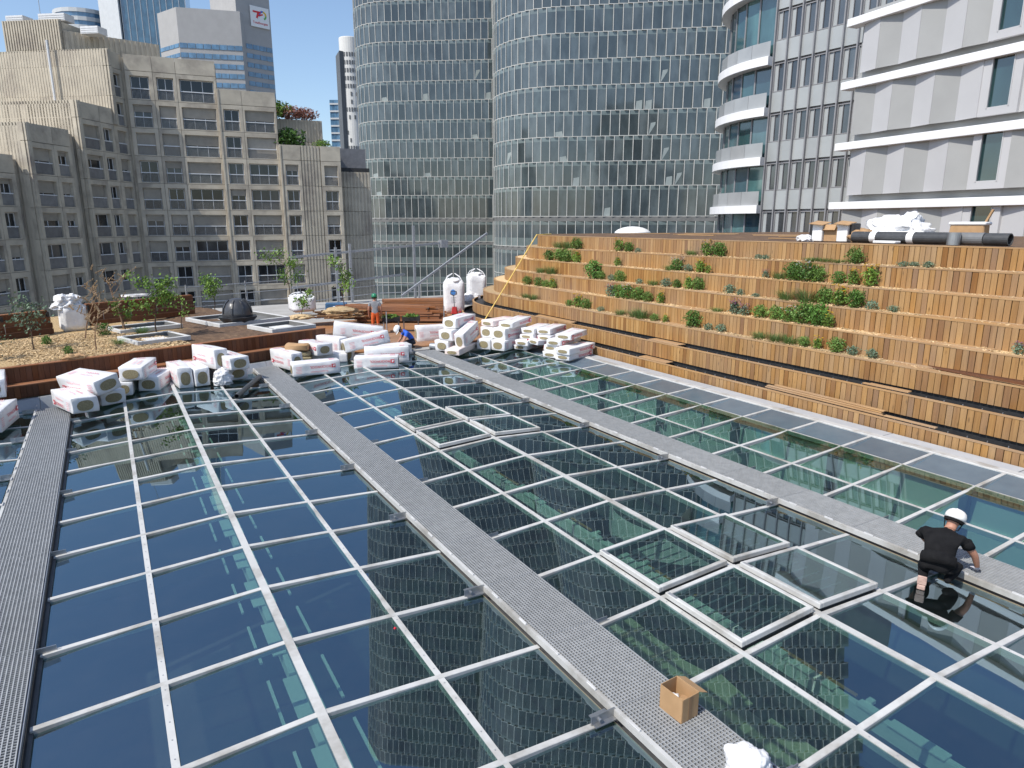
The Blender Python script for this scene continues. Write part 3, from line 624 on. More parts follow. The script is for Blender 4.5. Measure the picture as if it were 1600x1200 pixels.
def panel_me(w, ow):
    k = (round(w, 2), round(ow, 2))
    if k not in pan_c:
        b = MB(); W_, H_ = w / 2 - .015, FH - .03; o = ow / 2; z0, z1 = .10, FH - .46; d = .36
        F = [(-W_, 0, 0), (W_, 0, 0), (W_, 0, H_), (-W_, 0, H_)]; I = [(-o, 0, z0), (o, 0, z0), (o, 0, z1), (-o, 0, z1)]
        J = [(-o + .07, d, z0 + .02), (o - .07, d, z0 + .02), (o - .07, d, z1 - .06), (-o + .07, d, z1 - .06)]
        Bk = [(x, d, z) for x, y, z in F]
        b.add(F + I + J + Bk, [(0, 1, 5, 4), (1, 2, 6, 5), (2, 3, 7, 6), (3, 0, 4, 7), (4, 5, 9, 8), (5, 6, 10, 9), (6, 7, 11, 10), (7, 4, 8, 11), (1, 0, 12, 13), (2, 1, 13, 14), (3, 2, 14, 15), (0, 3, 15, 12)])
        pan_c[k] = b.mesh('facade_panel', m_beton)
    return pan_c[k]
def win_me(ow, glassrail):
    k = (round(ow, 2), glassrail)
    if k not in win_c:
        o = ow / 2 - .07; z0, z1 = .12, FH - .52; f = MB(); n = 3 if ow > 2.8 else 2
        for s_ in (-1, 1): f.box((s_ * (o - .03), .33, (z0 + z1) / 2), (.06, .07, z1 - z0)); f.box((0, .33, z0 if s_ < 0 else z1), (2 * o, .07, .06))
        for q in range(1, n): f.box((-o + 2 * o * q / n, .325, (z0 + z1) / 2), (.055, .06, z1 - z0))
        f.box((0, .12, 1.06), (2 * o + .1, .08, .09))
        g = MB().box((0, .36, (z0 + z1) / 2), (2 * o - .02, .02, z1 - z0))
        r = MB()
        if glassrail: r.box((0, .13, .56), (2 * o + .04, .02, .86))
        else:
            for q in range(int(2 * o / .11)): r.box((-o + .06 + q * .11, .13, .56), (.028, .02, .9))
        s = MB().box((0, .285, 0), (2 * o - .05, .03, 1.))
        for q in range(9): s.box((0, .266, -.45 + q * .11), (2 * o - .05, .012, .09))
        win_c[k] = (f.mesh('window', m_wfr), g.mesh('pane', m_pane), r.mesh('railing', m_bpane if glassrail else m_rail), s.mesh('shutter', m_shut))
    return win_c[k]
def cell(P, e, s0, s1, j, ow, glassrail=False, parent=apt):
    """one storey-high facade panel with its window; P origin on the facade, e along it (to the right seen from outside)"""
    mid = P + e * ((s0 + s1) / 2); rz = math.atan2(e.y, e.x); z = ZJ(j)
    loc = Vector((mid.x, mid.y, z)) - parent.location
    obj('facade_panel', panel_me(s1 - s0, ow), parent, loc, (0, 0, rz))
    f, g, r, s = win_me(ow, glassrail)
    w = obj('window', f, parent, loc, (0, 0, rz)); obj('pane', g, w); obj('railing', r, w)
    u = rb.random(); zt = FH - .54
    if u < .55:
        h = rb.choice([.35, .6, .95, 1.1, 2.0]) if u > .2 else rb.choice([1.05, 2.0])
        obj('shutter', s, w, (0, 0, zt - h / 2), scale=(1, 1, h))
def wallblock(P, e, s0, s1, z0, z1, depth, mat=None, name='wall', off=.37, parent=apt):
    n = Vector((-e.y, e.x, 0)); a, b_ = P + e * s0 + n * off, P + e * s1 + n * off; c, d = b_ + n * depth, a + n * depth
    q = [a, b_, c, d]; b = MB(); b.add([(*p.xy, z0) for p in q] + [(*p.xy, z1) for p in q], [(0, 1, 5, 4), (1, 2, 6, 5), (2, 3, 7, 6), (3, 0, 4, 7), (4, 5, 6, 7)])
    return obj(name, b.mesh(name, mat or m_beton), parent, -parent.location)
def parapet(P, e, s0, s1, z0, z1, parent=apt, off=0):
    n = Vector((-e.y, e.x, 0)); m_ = P + e * ((s0 + s1) / 2) + n * (.2 + off)
    obj('parapet_panel', MB().box((0, 0, 0), (s1 - s0 - .03, .4, z1 - z0 - .03)).mesh('parapet_panel', m_beton), parent, Vector((m_.x, m_.y, (z0 + z1) / 2)) - parent.location, (0, 0, math.atan2(e.y, e.x)))
def ribbed(P, e, s0, s1, z0, z1, parent=apt, pitch=.30, off=0.):
    """vertical ribs on a slab, in storey-high pieces"""
    L = s1 - s0; rz = math.atan2(e.y, e.x); n = Vector((-e.y, e.x, 0)); m_ = P + e * ((s0 + s1) / 2) + n * off
    z = z1; zs = [z1]
    jj = 20
    while ZJ(jj) > z0:
        if ZJ(jj) < z1 - .4: zs.append(ZJ(jj))
        jj -= 1
    zs.append(z0)
    for a, b_ in zip(zs[:-1], zs[1:]):
        h = a - b_ - .04; b = MB(); b.box((0, .25, h / 2), (L, .3, h)); nr = int(L / pitch)
        for q in range(nr): b.box((-L / 2 + (q + .5) * L / nr, .065, h / 2), (L / nr * .5, .09, h), top=None)
        obj('ribbed_panel', b.mesh('ribbed_panel', m_rib), parent, Vector((m_.x, m_.y, b_ + .02)) - parent.location, (0, 0, rz))
eE = az(97); pE = Vector((4.26, 82.89, 0)); nE = Vector((-eE.y, eE.x, 0))
JB = -7
# wing facing the camera: three blocks stepping down to the right, each a little further forward
def column(P, e, s0, s1, jtop, ow, gr=False, par=1.5, jb=JB):
    for j in range(jb, jtop): cell(P, e, s0, s1, j, ow, gr)
    parapet(P, e, s0, s1, ZJ(jtop), ZJ(jtop) + par)
for (s0, s1, ow) in ((-.35, 2.13, 1.75), (2.13, 4.27, 1.6), (4.27, 8.04, 3.3)): column(pE, eE, s0, s1, 3, ow)
wallblock(pE, eE, -.6, 8.1, -18, ZJ(3) + 1.2, 9)
p2 = pE - nE * .45
for (s0, s1, ow) in ((8.16, 10.38, 1.6), (10.38, 13.80, 3.0)): column(p2, eE, s0, s1, 2, ow)
wallblock(p2, eE, 8.1, 13.86, -18, ZJ(2) + 1.2, 9)
p3_ = pE - nE * .9
for (s0, s1, ow) in ((14.0, 16.0, 1.4), (18.11, 20.33, 1.5)): column(p3_, eE, s0, s1, 0, ow, par=1.6)
ribbed(p3_, eE, 16.02, 18.09, -18, ZJ(0) + 1.6, pitch=.34)
wallblock(p3_, eE, 13.92, 20.33, -18, ZJ(0) + 1.3, 9)
ribbed(p3_ + nE * 1.3, eE, 20.3, 23.9, -18, 10.9, pitch=.36); wallblock(p3_ + nE * 1.3, eE, 20.3, 23.85, -18, 10.6, 8)
for s, pp in ((8.1, p2), (13.9, p3_)):
    q = pp + eE * (s - .02) + nE * .2; top = ZJ(2) + 1.5 if s < 10 else ZJ(0) + 1.6
    obj('corner_fin', MB().box((0, 0, 0), (.16, .5, top + 18)).mesh('corner_fin', m_beton), apt, Vector((q.x, q.y, (top - 18) / 2)) - apt.location, (0, 0, math.atan2(eE.y, eE.x)))
# oblique wing stepping down towards the left
eL = az(38); nL = Vector((-eL.y, eL.x, 0)); pL1 = Vector((-.76, 77.61, 0)); pL2 = Vector((-4.65, 72.94, 0))
eRb = Vector((eL.y, -eL.x, 0))       # along the ribbed end walls, to the right seen from the camera
for (s0, s1, ow, jt) in ((0, 3.15, 2.65, 1), (3.15, 5.05, 1.25, 1), (5.05, 7.3, 1.35, 3)): column(pL1, eL, s0, s1, jt, ow, True)
wallblock(pL1, eL, 0.02, 5.05, -18, ZJ(1) + 1.2, 14); wallblock(pL1, eL, 5.05, 8.2, -18, ZJ(3) + 1.4, 14)
ribbed(pL1, eRb, -13, .36, -18, ZJ(1) + 1.5, off=.0); ribbed(pL1 + eL * 5.0, eRb, -15, .36, ZJ(1), ZJ(3) + 1.55)
for (s0, s1, ow) in ((0, 3.15, 2.65), (3.15, 5.2, 1.3)): column(pL2, eL, s0, s1, 0, ow, True)
wallblock(pL2, eL, .02, 6, -18, ZJ(0) + 1.2, 14); ribbed(pL2, eRb, -12, .36, -18, ZJ(0) + 1.5)
pL3 = pL2 - eL * 5.6 + eRb * -.75
for (s0, s1, ow) in ((0, 2.9, 2.4), (2.9, 5.0, 1.3)): column(pL3, eL, s0, s1, -1, ow, True)
wallblock(pL3, eL, 0, 6, -18, ZJ(-1) + 1.2, 12)
ribbed(pL3, eRb, -10, .36, -18, ZJ(-1) + 1.5)
# penthouse behind, drain pipes, roof boxes
pp = pL1 + eL * 9.5 + eRb * -14.6
ribbed(pp, eRb, 0, 6.6, 19, 25.6); wallblock(pp, eRb, .02, 6.6, 19, 25.4, 10, m_beton, off=.1)
ribbed(pp + eRb * 6.7 + eL * .3, az(80), 0, 9.2, 19, 24.6, pitch=.5)
q = pL1 + eL * 4.6 + eRb * -5.6
obj('drain_pipe', MB().cyl((q.x, q.y, ZJ(1) + 1.5), (q.x, q.y, 22.3), .11, n=8).mesh('drain_pipe', m_wfr), apt, -apt.location)
for (dx, dz, w) in ((.9, 25.9, 2.0), (5.2, 25.95, 3.0), (9.3, 24.6, 2.0)):
    q = pp + eRb * dx + eL * 1.5
    b = MB(); b.box((0, 0, 0), (w, 1.4, .7)); 
    for z in (-.2, 0, .2): b.box((0, -.71, z), (w - .1, .04, .1))
    obj('roof_ventilator', b.mesh('roof_ventilator', m_wfr, ), apt, Vector((q.x, q.y, dz + .05)) - apt.location, (0, 0, math.atan2(eRb.y, eRb.x)))
q = pp + eRb * 3.0 + eL * 2
b = MB(); b.cyl((0, 0, 0), (0, 0, 4.2), .04, n=6)
for z in (3.1, 3.5, 3.9): b.cyl((-.5, 0, z), (.5, 0, z), .025, n=5)
obj('antenna', b.mesh('antenna', m_steel), apt, Vector((q.x, q.y, 25.7)) - apt.location)
# upper set-back volume and grey plant room behind the right block
qb = p3_ + nE * 7
ribbed(qb, eE, 13.0, 19.6, 11, ZJ(1) + 2.5, pitch=.34); wallblock(qb, eE, 13.0, 19.5, 11, ZJ(1) + 2.3, 6)
obj('plant_room', MB().box((0, 0, 0), (3.2, 3, 2.6)).mesh('plant_room', m_slate), apt, Vector((*(p3_ + eE * 22.2 + nE * 4.5).xy, 12.3)) - apt.location, (0, 0, math.atan2(eE.y, eE.x)))
obj('balcony_grille', MB().box((0, 0, 0), (3.4, .3, .5)).mesh('balcony_grille', m_dark), apt, Vector((*(p3_ + eE * 22.2 + nE * 1.8).xy, 11.1)) - apt.location, (0, 0, math.atan2(eE.y, eE.x)))
def rooftop_plant(x, y, z, s, mats, lab, seed, nm='rooftop_shrub'):
    t = thing(nm, lab, 'shrub', (x, y, z)); b = leaf_cloud(900, .75, 1, .09, seed, None, stems=9, shape=.3); obj('foliage', b.mesh('foliage', mats), t, scale=(s, s, s * .9))
m_redleaf = PM('reddish_leaves', (.34, .13, .10), (.20, .10, .06), 3, .7, rnd=.3)
q = p3_ + nE * 7.6 + eE * 14.2; rooftop_plant(q.x, q.y, ZJ(1) + 2.4, 2.4, [m_leaf2, m_bark], 'green shrub on the ribbed upper volume beside blue sky', 71)
q = p3_ + nE * 7.6 + eE * 16.0; rooftop_plant(q.x, q.y, ZJ(1) + 2.4, 1.9, [m_redleaf, m_bark], 'reddish shrub on the ribbed upper volume, middle of three', 72)
q = p3_ + nE * 7.6 + eE * 17.8; rooftop_plant(q.x, q.y, ZJ(1) + 2.4, 1.7, [m_redleaf, m_bark], 'reddish shrub on the ribbed upper volume, rightmost of three', 73)
q = p3_ + nE * 2.0 + eE * 14.9; rooftop_plant(q.x, q.y, ZJ(0) + 1.2, 2.6, [m_leaf, m_bark], 'dark shrub filling the roof terrace corner of the right block', 74)
q = p3_ + nE * 1.0 + eE * 18.6; rooftop_plant(q.x, q.y, ZJ(0) + 1.3, 1.2, [m_leaf2, m_bark], 'low yellow-green planting along the roof terrace edge', 75)

# ---- twin curtain-wall towers
m_tfr = PM('pale_facade_frame', (.50, .50, .475), (.45, .45, .425), 2, .5, rnd=.04)
m_tgl = facade_glass('tower_glass', [(.075, .10, .11), (.105, .13, .14), (.08, .105, .115), (.13, .155, .16), (.05, .065, .07), (.095, .125, .13)], .07, .55, wav=.0015, wscale=.5)
m_tsp = PM('tower_spandrel_glass', (.16, .195, .195), (.13, .165, .165), 1, .12, rnd=.15, spec=.8)
m_tband = PM('tower_grey_band', (.17, .17, .165), (.13, .13, .125), 1, .6)
UW = 1.36; m_tbl = PM('pale_window_blind', (.34, .38, .37), (.28, .32, .31), 1, .4)
def unit(h, w=UW, low=False, blind=0):
    b = MB(); d = .22
    if blind: hb = (.7, 1.2, 1.7)[blind - 1]; b.quad((-w / 2 + .1, .012, .12), (w / 2 - .25 * blind + .2, d * .8 - .004, .12), (w / 2 - .3, d * .75 - .004, hb + .15), (-w / 2 + .12 * blind, .012, hb), 3)
    b.quad((-w / 2, .0, .10), (w / 2, d, .10), (w / 2, d, h - .55), (-w / 2, 0, h - .55), 1)
    b.quad((-w / 2, .0, h - .55), (w / 2, d, h - .55), (w / 2, d, h), (-w / 2, 0, h), 2)
    if low: b.quad((-w / 2, -.004, .10), (w / 2, d - .004, .10), (w / 2, d - .004, 1.35), (-w / 2, -.004, 1.35), 2)
    b.box((-w / 2, .07, h / 2), (.10, .30, h), 0)
    b.beam((-w / 2 + .04, -.03, .05), (w / 2 - .04, d - .03, .05), .10, .10, 0)
    b.quad((-w / 2 - .03, -.05, .0), (-w / 2 - .03, .3, .0), (w / 2, .3, 0), (w / 2, d - .05, 0), 0)
    return b
def tower(name, label, Q, e, Rr, nflat, nflat_right, zfloors, nshow):
    n = Vector((-e.y, e.x, 0))
    if n.dot(Q) < 0: n = -n
    t = thing(name, label, 'tower', (Q.x, Q.y, -18))
    K = Q + n * Rr; slots = []
    for i in range(nflat_right): slots.append((Q + e * ((i + .5) * UW), math.atan2(e.y, e.x)))
    na = int(Rr * math.pi * .62 / UW)
    for i in range(na):
        a = (i + .5) * UW / Rr; p = K - n * (Rr * math.cos(a)) - e * (Rr * math.sin(a)); slots.append((p, math.atan2(e.y, e.x) - a))
    hs = {}
    fl = []; z = 6.1; fl.append((6.1, 4.4)); z = 10.5
    while z < 118: fl.append((z, 3.52)); z += 3.52
    low = [(1.55, 3.9), (-2.9, 3.9), (-6.8, 3.8), (-10.6, 3.7), (-14.3, 3.6)]
    cand = []
    for (z, h) in fl:
        for si, (p, rz) in enumerate(slots): cand.append((z, h, p + Vector((math.cos(rz), math.sin(rz), 0)) * (UW / 2 if int(round(z / 3.52)) % 2 else 0), rz, False))
    for (z, h) in low:
        for p, rz in slots: cand.append((z, h, p, rz, True))
    cand.sort(key=lambda c: 0 if (c[0] < (36 if 'broad' in label else 47) and c[0] > -4) else 1)
    rest = MB(); r2 = random.Random(len(label))
    for i, (z, h, p, rz, lw) in enumerate(cand):
        if i < nshow:
            bl = r2.randint(1, 3) if r2.random() < .06 and not lw else 0; kk = (h, lw, bl)
            if kk not in hs: hs[kk] = unit(h, low=lw, blind=bl).mesh('window_unit', [m_tfr, m_tgl, m_tsp, m_tbl])
            obj('window_unit', hs[kk], t, Vector((p.x, p.y, z)) - t.location, (0, 0, rz + r2.gauss(0, .006)))
        else:
            u = unit(h, low=lw); M_ = Matrix.Translation((p.x, p.y, z)) @ Matrix.Rotation(rz + r2.gauss(0, .006), 4, 'Z'); rest.cur = r2.random()
            b0 = len(rest.v); rest.v += [tuple(M_ @ Vector(q)) for q in u.v]; rest.f += [[b0 + k for k in f] for f in u.f]; rest.m += u.m; rest.r += [rest.cur] * len(u.f)
    obj('window_unit', rest.mesh('further_window_units', [m_tfr, m_tgl, m_tsp]), t, -t.location, kind='stuff')
    # core body and grey floor bands
    def ring(off):
        L = [Q + e * (nflat_right * UW) + n * off]
        for i in range(25):
            a = R(112) * i / 24; L.append(K - n * ((Rr - off) * math.cos(a)) - e * ((Rr - off) * math.sin(a)))
        L.append(L[-1] + n * 30); L.append(Q + e * (nflat_right * UW) + n * 45); return L
    b = MB(); q = ring(.32); nn = len(q); b.add([(*p.xy, -18) for p in q] + [(*p.xy, 119.5) for p in q], [(i, (i + 1) % nn, nn + (i + 1) % nn, nn + i)[::-1] for i in range(nn)] + [tuple(range(nn, 2 * nn))])
    obj('core', b.mesh('core', m_tband), t, -t.location)
    for (z0, z1) in ((5.4, 6.1), (.95, 1.55)):
        b = MB(); q = ring(.05); q2 = ring(.3); nn = len(q)
        b.add([(*p.xy, z0) for p in q] + [(*p.xy, z1) for p in q] + [(*p.xy, z0) for p in q2], [(i, i + 1, nn + i + 1, nn + i) for i in range(nn - 3)] + [(i, i + 1, 2 * nn + i + 1, 2 * nn + i) for i in range(nn - 3)])
        obj('floor_band', b.mesh('floor_band', m_tband), t, -t.location)
tower('glass_tower', 'broad rounded glass office tower with pale frames, right of the two', Vector((60.25, 88.63, 0)), Vector((math.sin(R(130)), math.cos(R(130)), 0)), 12., 0, 30, None, 300)
tower('glass_tower', 'narrower rounded glass office tower with pale frames, left of the two', Vector((50.9, 133.9, 0)), Vector((math.sin(R(127)), math.cos(R(127)), 0)), 8.4, 0, 22, None, 300)

# ---- grey folded-panel building on the right
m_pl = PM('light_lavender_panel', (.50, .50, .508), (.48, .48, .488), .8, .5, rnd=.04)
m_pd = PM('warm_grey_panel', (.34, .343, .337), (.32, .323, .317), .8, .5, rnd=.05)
m_wslab = PM('white_slab_edge', (.80, .80, .80), (.76, .76, .77), 1, .5)
m_gw = facade_glass('side_window_glass', [(.02, .05, .055), (.03, .07, .075), (.02, .045, .05)], .03, 1.)
gA = Vector((39.78, 27.53, 0)); eG = -az(8.4); nG = Vector((-eG.y, eG.x, 0)); nG = nG if nG.dot(gA) > 0 else -nG
gb_ = thing('panel_building', 'grey building with folded vertical panels and white floor edges at right', 'building', (*gA.xy, -18))
PWD = 1.28; FOLD = .22
for fi in range(-4, 9):
    z = 6.1 + 3.5 * fi; zb = z - 3.5 + .62; hz = 3.5 - .62
    if fi >= 4: continue
    b = MB(); b.box((0, 0, 0), (22.6, .8, .44)); sp = gA + eG * 10.7 + nG * .2
    obj('floor_edge', b.mesh('floor_edge', m_wslab, bevel=.02), gb_, Vector((*sp.xy, z)) - gb_.location, (0, 0, math.atan2(eG.y, eG.x)))
    x = .35
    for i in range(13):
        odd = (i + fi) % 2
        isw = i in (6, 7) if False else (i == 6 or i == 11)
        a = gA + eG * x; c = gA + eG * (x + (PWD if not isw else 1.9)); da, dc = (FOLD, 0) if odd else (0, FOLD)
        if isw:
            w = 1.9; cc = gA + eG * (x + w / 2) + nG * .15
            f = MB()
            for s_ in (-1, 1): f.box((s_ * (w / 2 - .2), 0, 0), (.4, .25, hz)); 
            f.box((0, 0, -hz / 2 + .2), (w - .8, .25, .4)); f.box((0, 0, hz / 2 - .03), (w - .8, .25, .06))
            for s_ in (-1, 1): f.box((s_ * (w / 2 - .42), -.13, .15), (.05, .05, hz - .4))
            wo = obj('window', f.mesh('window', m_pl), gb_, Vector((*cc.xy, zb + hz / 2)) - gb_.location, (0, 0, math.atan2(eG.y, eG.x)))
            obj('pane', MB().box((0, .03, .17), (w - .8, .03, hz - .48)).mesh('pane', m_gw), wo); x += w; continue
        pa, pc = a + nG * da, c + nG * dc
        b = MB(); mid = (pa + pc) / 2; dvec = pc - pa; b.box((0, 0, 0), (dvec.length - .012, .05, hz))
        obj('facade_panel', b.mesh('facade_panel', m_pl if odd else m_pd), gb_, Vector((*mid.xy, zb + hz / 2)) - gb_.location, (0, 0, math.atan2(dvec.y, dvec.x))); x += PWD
b = MB(); q = [gA + nG * .5, gA + eG * 21.8 + nG * .5, gA + eG * 21.8 + nG * 14, gA + nG * 14]
b.add([(*p.xy, -18) for p in q] + [(*p.xy, 17.2) for p in q], [(0, 1, 5, 4), (1, 2, 6, 5), (2, 3, 7, 6), (3, 0, 4, 7), (4, 5, 6, 7)]); obj('core', b.mesh('core', m_pd), gb_, -gb_.location)
# ---- mullioned grey facade between, and curved white-banded bay
m_mul = PM('grey_mullion', (.27, .27, .285), (.24, .24, .25), 1, .45)
m_mp = PM('grey_spandrel_panel', (.36, .38, .385), (.33, .35, .355), .8, .35, rnd=.06, spec=.7)
m_mg = facade_glass('grey_building_glass', [(.05, .055, .06), (.09, .10, .11), (.03, .03, .035), (.12, .14, .15)], .08, .8)
mA = Vector((44.45, 27.0, 0)); eM = az(-2.4); nM = Vector((eM.y, -eM.x, 0))
mb_ = thing('mullion_building', 'grey office facade with vertical mullions and narrow windows', 'building', (*mA.xy, -18))
rzM = math.atan2(-eM.y, -eM.x)
fr_me = None
for fi in range(-3, 7):
    z = 6.1 + 3.5 * fi
    for i in range(9):
        c = mA + eM * (.2 + (i + .5) * 1.08)
        w = MB()
        for s_ in (-1, 1): w.box((s_ * .47, .06, 2.35), (.06, .1, 1.9)); w.box((0, .06, 2.35 + s_ * .95), (1.0, .1, .06))
        w.box((-.12, .08, 2.35), (.04, .08, 1.85)); w.box((-.3, .12, 2.35), (.32, .05, 1.85), 1)
        if fr_me is None:
            fr_me = w.mesh('window', [m_mul, m_mp]); g_me = MB().box((.14, .12, 2.35), (.6, .02, 1.85)).mesh('pane', m_mg); s_me = MB().box((0, .05, .66), (1.0, .06, 1.38)).mesh('spandrel_panel', m_mp)
        wo = obj('window', fr_me, mb_, Vector((*c.xy, z)) - mb_.location, (0, 0, rzM)); obj('pane', g_me, wo); obj('spandrel_panel', s_me, mb_, Vector((*c.xy, z)) - mb_.location, (0, 0, rzM))
for i in range(10):
    c = mA + eM * (.2 + i * 1.08); obj('mullion', MB().box((0, 0, 0), (.09, .36, 44)).mesh('mullion', m_mul), mb_, Vector((*c.xy, 6)) - mb_.location, (0, 0, rzM))
b = MB(); q = [mA + nM * .2, mA + eM * 9.9 + nM * .2, mA + eM * 9.9 + nM * 9, mA + nM * 9]
b.add([(*p.xy, -18) for p in q] + [(*p.xy, 30) for p in q], [(0, 1, 5, 4), (1, 2, 6, 5), (2, 3, 7, 6), (3, 0, 4, 7), (4, 5, 6, 7)]); obj('core', b.mesh('core', m_mul), mb_, -mb_.location)
m_kg = facade_glass('teal_bay_glass', [(.03, .09, .095), (.05, .12, .13), (.10, .22, .22), (.02, .05, .055), (.03, .06, .10), (.16, .33, .33)], .04, 1.)
m_kb = PM('translucent_balustrade', (.34, .35, .355), (.30, .31, .315), .8, .15, rnd=.06, spec=.8)
kb = thing('curved_bay_building', 'curved glazed bay with bright white floor bands beside the tower', 'building', (44.5, 38, -18))
def kpath(off, n=18):
    A = mA + eM * 9.95; a0 = -8.; Rk = 7.5; P = []
    c = A + Vector((math.cos(R(-a0)), math.sin(R(-a0)), 0)) * Rk
    for i in range(n + 1):
        th = R(a0 + 105. * i / n); d = Vector((-math.cos(th), math.sin(th), 0)); P.append(c + d * (Rk + off))
    return P
for z in (-.9, 2.6, 6.1, 9.6, 13.1, 16.6, 21.6):
    b = MB(); A, B = kpath(.75), kpath(-.6); n = len(A)
    b.add([(*p.xy, z - .3) for p in A] + [(*p.xy, z + .3) for p in A] + [(*p.xy, z + .3) for p in B] + [(*p.xy, z - .3) for p in B], [f for i in range(n - 1) for f in ((i + 1, i, n + i, n + i + 1), (n + i + 1, n + i, 2 * n + i, 2 * n + i + 1), (i, i + 1, 3 * n + i + 1, 3 * n + i))] + [(0, 3 * n, 2 * n, n)])
    obj('floor_band', b.mesh('floor_band', m_wslab, smooth=False), kb, -kb.location)
zz = [-.9, 2.6, 6.1, 9.6, 13.1, 16.6, 21.6, 25.2]
KP = kpath(0., 9); KB = kpath(.55, 9)
for z, z2 in zip(zz[:-1], zz[1:]):
    h = z2 - z - .6
    for i in range(len(KP) - 1):
        a, c = KP[i], KP[i + 1]; mid = (a + c) / 2; d = a - c; rz = math.atan2(d.y, d.x); L = d.length
        w = MB()
        for s_ in (-1, 1): w.box((s_ * (L / 2 - .03), 0, h / 2), (.06, .10, h))
        wo = obj('window', w.mesh('window', m_mul), kb, Vector((*mid.xy, z + .3)) - kb.location, (0, 0, rz)); obj('pane', MB().box((0, .03, h / 2), (L - .1, .02, h)).mesh('pane', m_kg), wo)
        a, c = KB[i], KB[i + 1]; mid = (a + c) / 2; d = a - c
        obj('balustrade_pane', MB().box((0, 0, .5), (d.length - .03, .03, 1.1)).mesh('balustrade_pane', m_kb), kb, Vector((*mid.xy, z + .28)) - kb.location, (0, 0, math.atan2(d.y, d.x)))
b = MB(); A = kpath(-.35); q = A + [A[-1] + Vector((6, -4, 0))]; nn = len(q)
b.add([(*p.xy, -18) for p in q] + [(*p.xy, 26) for p in q], [(i, (i + 1) % nn, nn + (i + 1) % nn, nn + i)[::-1] for i in range(nn)]); obj('core', b.mesh('core', m_mul), kb, -kb.location)
# ---- far towers
m_fc = PM('far_grey_granite', (.38, .375, .37), (.35, .345, .34), .3, .8)
m_fw = facade_glass('far_blue_windows', [(.10, .22, .36), (.13, .26, .40), (.09, .19, .32)], .08, .8)
m_fb = facade_glass('far_blue_tower_glass', [(.03, .10, .16), (.05, .14, .21), (.025, .08, .13)], .05, 1.)
m_fl = PM('far_pale_frame', (.55, .57, .58), (.5, .52, .53), .5, .6)
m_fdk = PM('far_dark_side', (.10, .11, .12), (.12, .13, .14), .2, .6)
def poly_prism(P, z0, z1):
    b = MB(); n = len(P); b.add([(x, y, z0) for x, y in P] + [(x, y, z1) for x, y in P], [(i, (i + 1) % n, n + (i + 1) % n, n + i) for i in range(n)] + [tuple(range(n, 2 * n))]); return b
def band_windows(t, A, B, z0, z1, fh, wh, pw, mat, skip=None, frame=None):
    A = Vector((*A, 0)); B = Vector((*B, 0)); d = B - A; L = d.length; d.normalize(); nrm = Vector((d.y, -d.x, 0)); rz = math.atan2(d.y, d.x); n = int(L / pw); w = L / n
    me = MB().box((0, 0, 0), (w - .25, .3, wh)).mesh('window', mat); z = z1
    while z > z0:
        for i in range(n):
            if skip and skip(i, n): continue
            p = A + d * ((i + .5) * w) + nrm * .02; obj('window', me, t, Vector((p.x, p.y, z)) - t.location, (0, 0, rz))
        z -= fh
te = thing('granite_office_tower', 'far grey office tower with blue window bands and a logo sign', 'tower', (55, 338, -18))
V1 = [(31.6, 352.7), (37.6, 338.5), (61.5, 331.5), (72, 350), (45, 365)]
V2 = [(60.5, 333.6), (75.4, 338.2), (70, 362), (54, 358)]
obj('wall', poly_prism(V1, -18, 92.5).mesh('wall', m_fc), te, -te.location); obj('wall', poly_prism(V2, -18, 104).mesh('wall', m_fc), te, -te.location)
band_windows(te, V1[1], V1[2], 30, 78, 3.75, 1.9, 3.1, m_fw); band_windows(te, V1[0], V1[1], 30, 78, 3.75, 1.5, 3.4, m_fw); band_windows(te, V2[0], V2[1], 30, 80, 3.75, 1.9, 3.0, m_fw, skip=lambda i, n: i == 0)
lg = obj('logo_sign', None, te, Vector((70.55, 336.2, 92.5)) - te.location, (0, 0, math.atan2(4.6, 14.9)))
obj('sign_board', MB().box((0, 0, 0), (8.6, .4, 8.2)).mesh('sign_board', m_white), lg)
m_lr = PM('logo_red', (.70, .03, .04)); m_lb = PM('logo_blue', (.03, .14, .55)); m_ly = PM('logo_yellow', (.8, .5, .03)); m_lg = PM('logo_green', (.15, .45, .12))
b = MB(); b.box((-1.4, -.25, 1.9), (3.6, .1, .7)); b.box((-1.1, -.25, .6), (.8, .1, 2.4), 0, (0, .35, 0)); b.box((.3, -.25, .9), (2.2, .1, .55), 0, (0, -.35, 0)); obj('logo_mark', b.mesh('logo_mark', m_lr), lg)
b = MB()
for i in range(16):
    a0, a1 = R(-70 + i * 17), R(-53 + i * 17)
    b.add([(1.3 + math.cos(a) * r, -.26, .9 + math.sin(a) * r) for a, r in ((a0, 1.1), (a1, 1.1), (a1, 1.8), (a0, 1.8))], [(0, 1, 2, 3)], 0 if i > 8 else 2 if i < 4 else 1)
obj('logo_ring', b.mesh('logo_ring', [m_lb, m_ly, m_lg]), lg)
def text_mesh(s, size, mat, align='CENTER', name='lettering', sp=1.0):
    cu = bpy.data.curves.new(name, 'FONT'); cu.body = s; cu.size = size; cu.align_x = align; cu.align_y = 'CENTER'; cu.resolution_u = 2; cu.space_character = sp; cu.offset = size * .012
    o = bpy.data.objects.new(name, cu); COL.objects.link(o); dg = bpy.context.evaluated_depsgraph_get(); me = bpy.data.meshes.new_from_object(o.evaluated_get(dg)); bpy.data.objects.remove(o); bpy.data.curves.remove(cu)
    me.materials.clear(); me.materials.append(mat); me.name = name; return me
obj('lettering', text_mesh('TotalEnergies', 1.25, m_lr), lg, (0, -.26, -2.4), (R(90), 0, 0))
b = MB(); 
bt = thing('blue_glass_tower', 'far tall dark blue glass tower with vertical ribs behind the apartments', 'tower', (36, 445, -18))
BV = [(14.5, 462), (23, 444), (53, 433.5), (60, 470)]
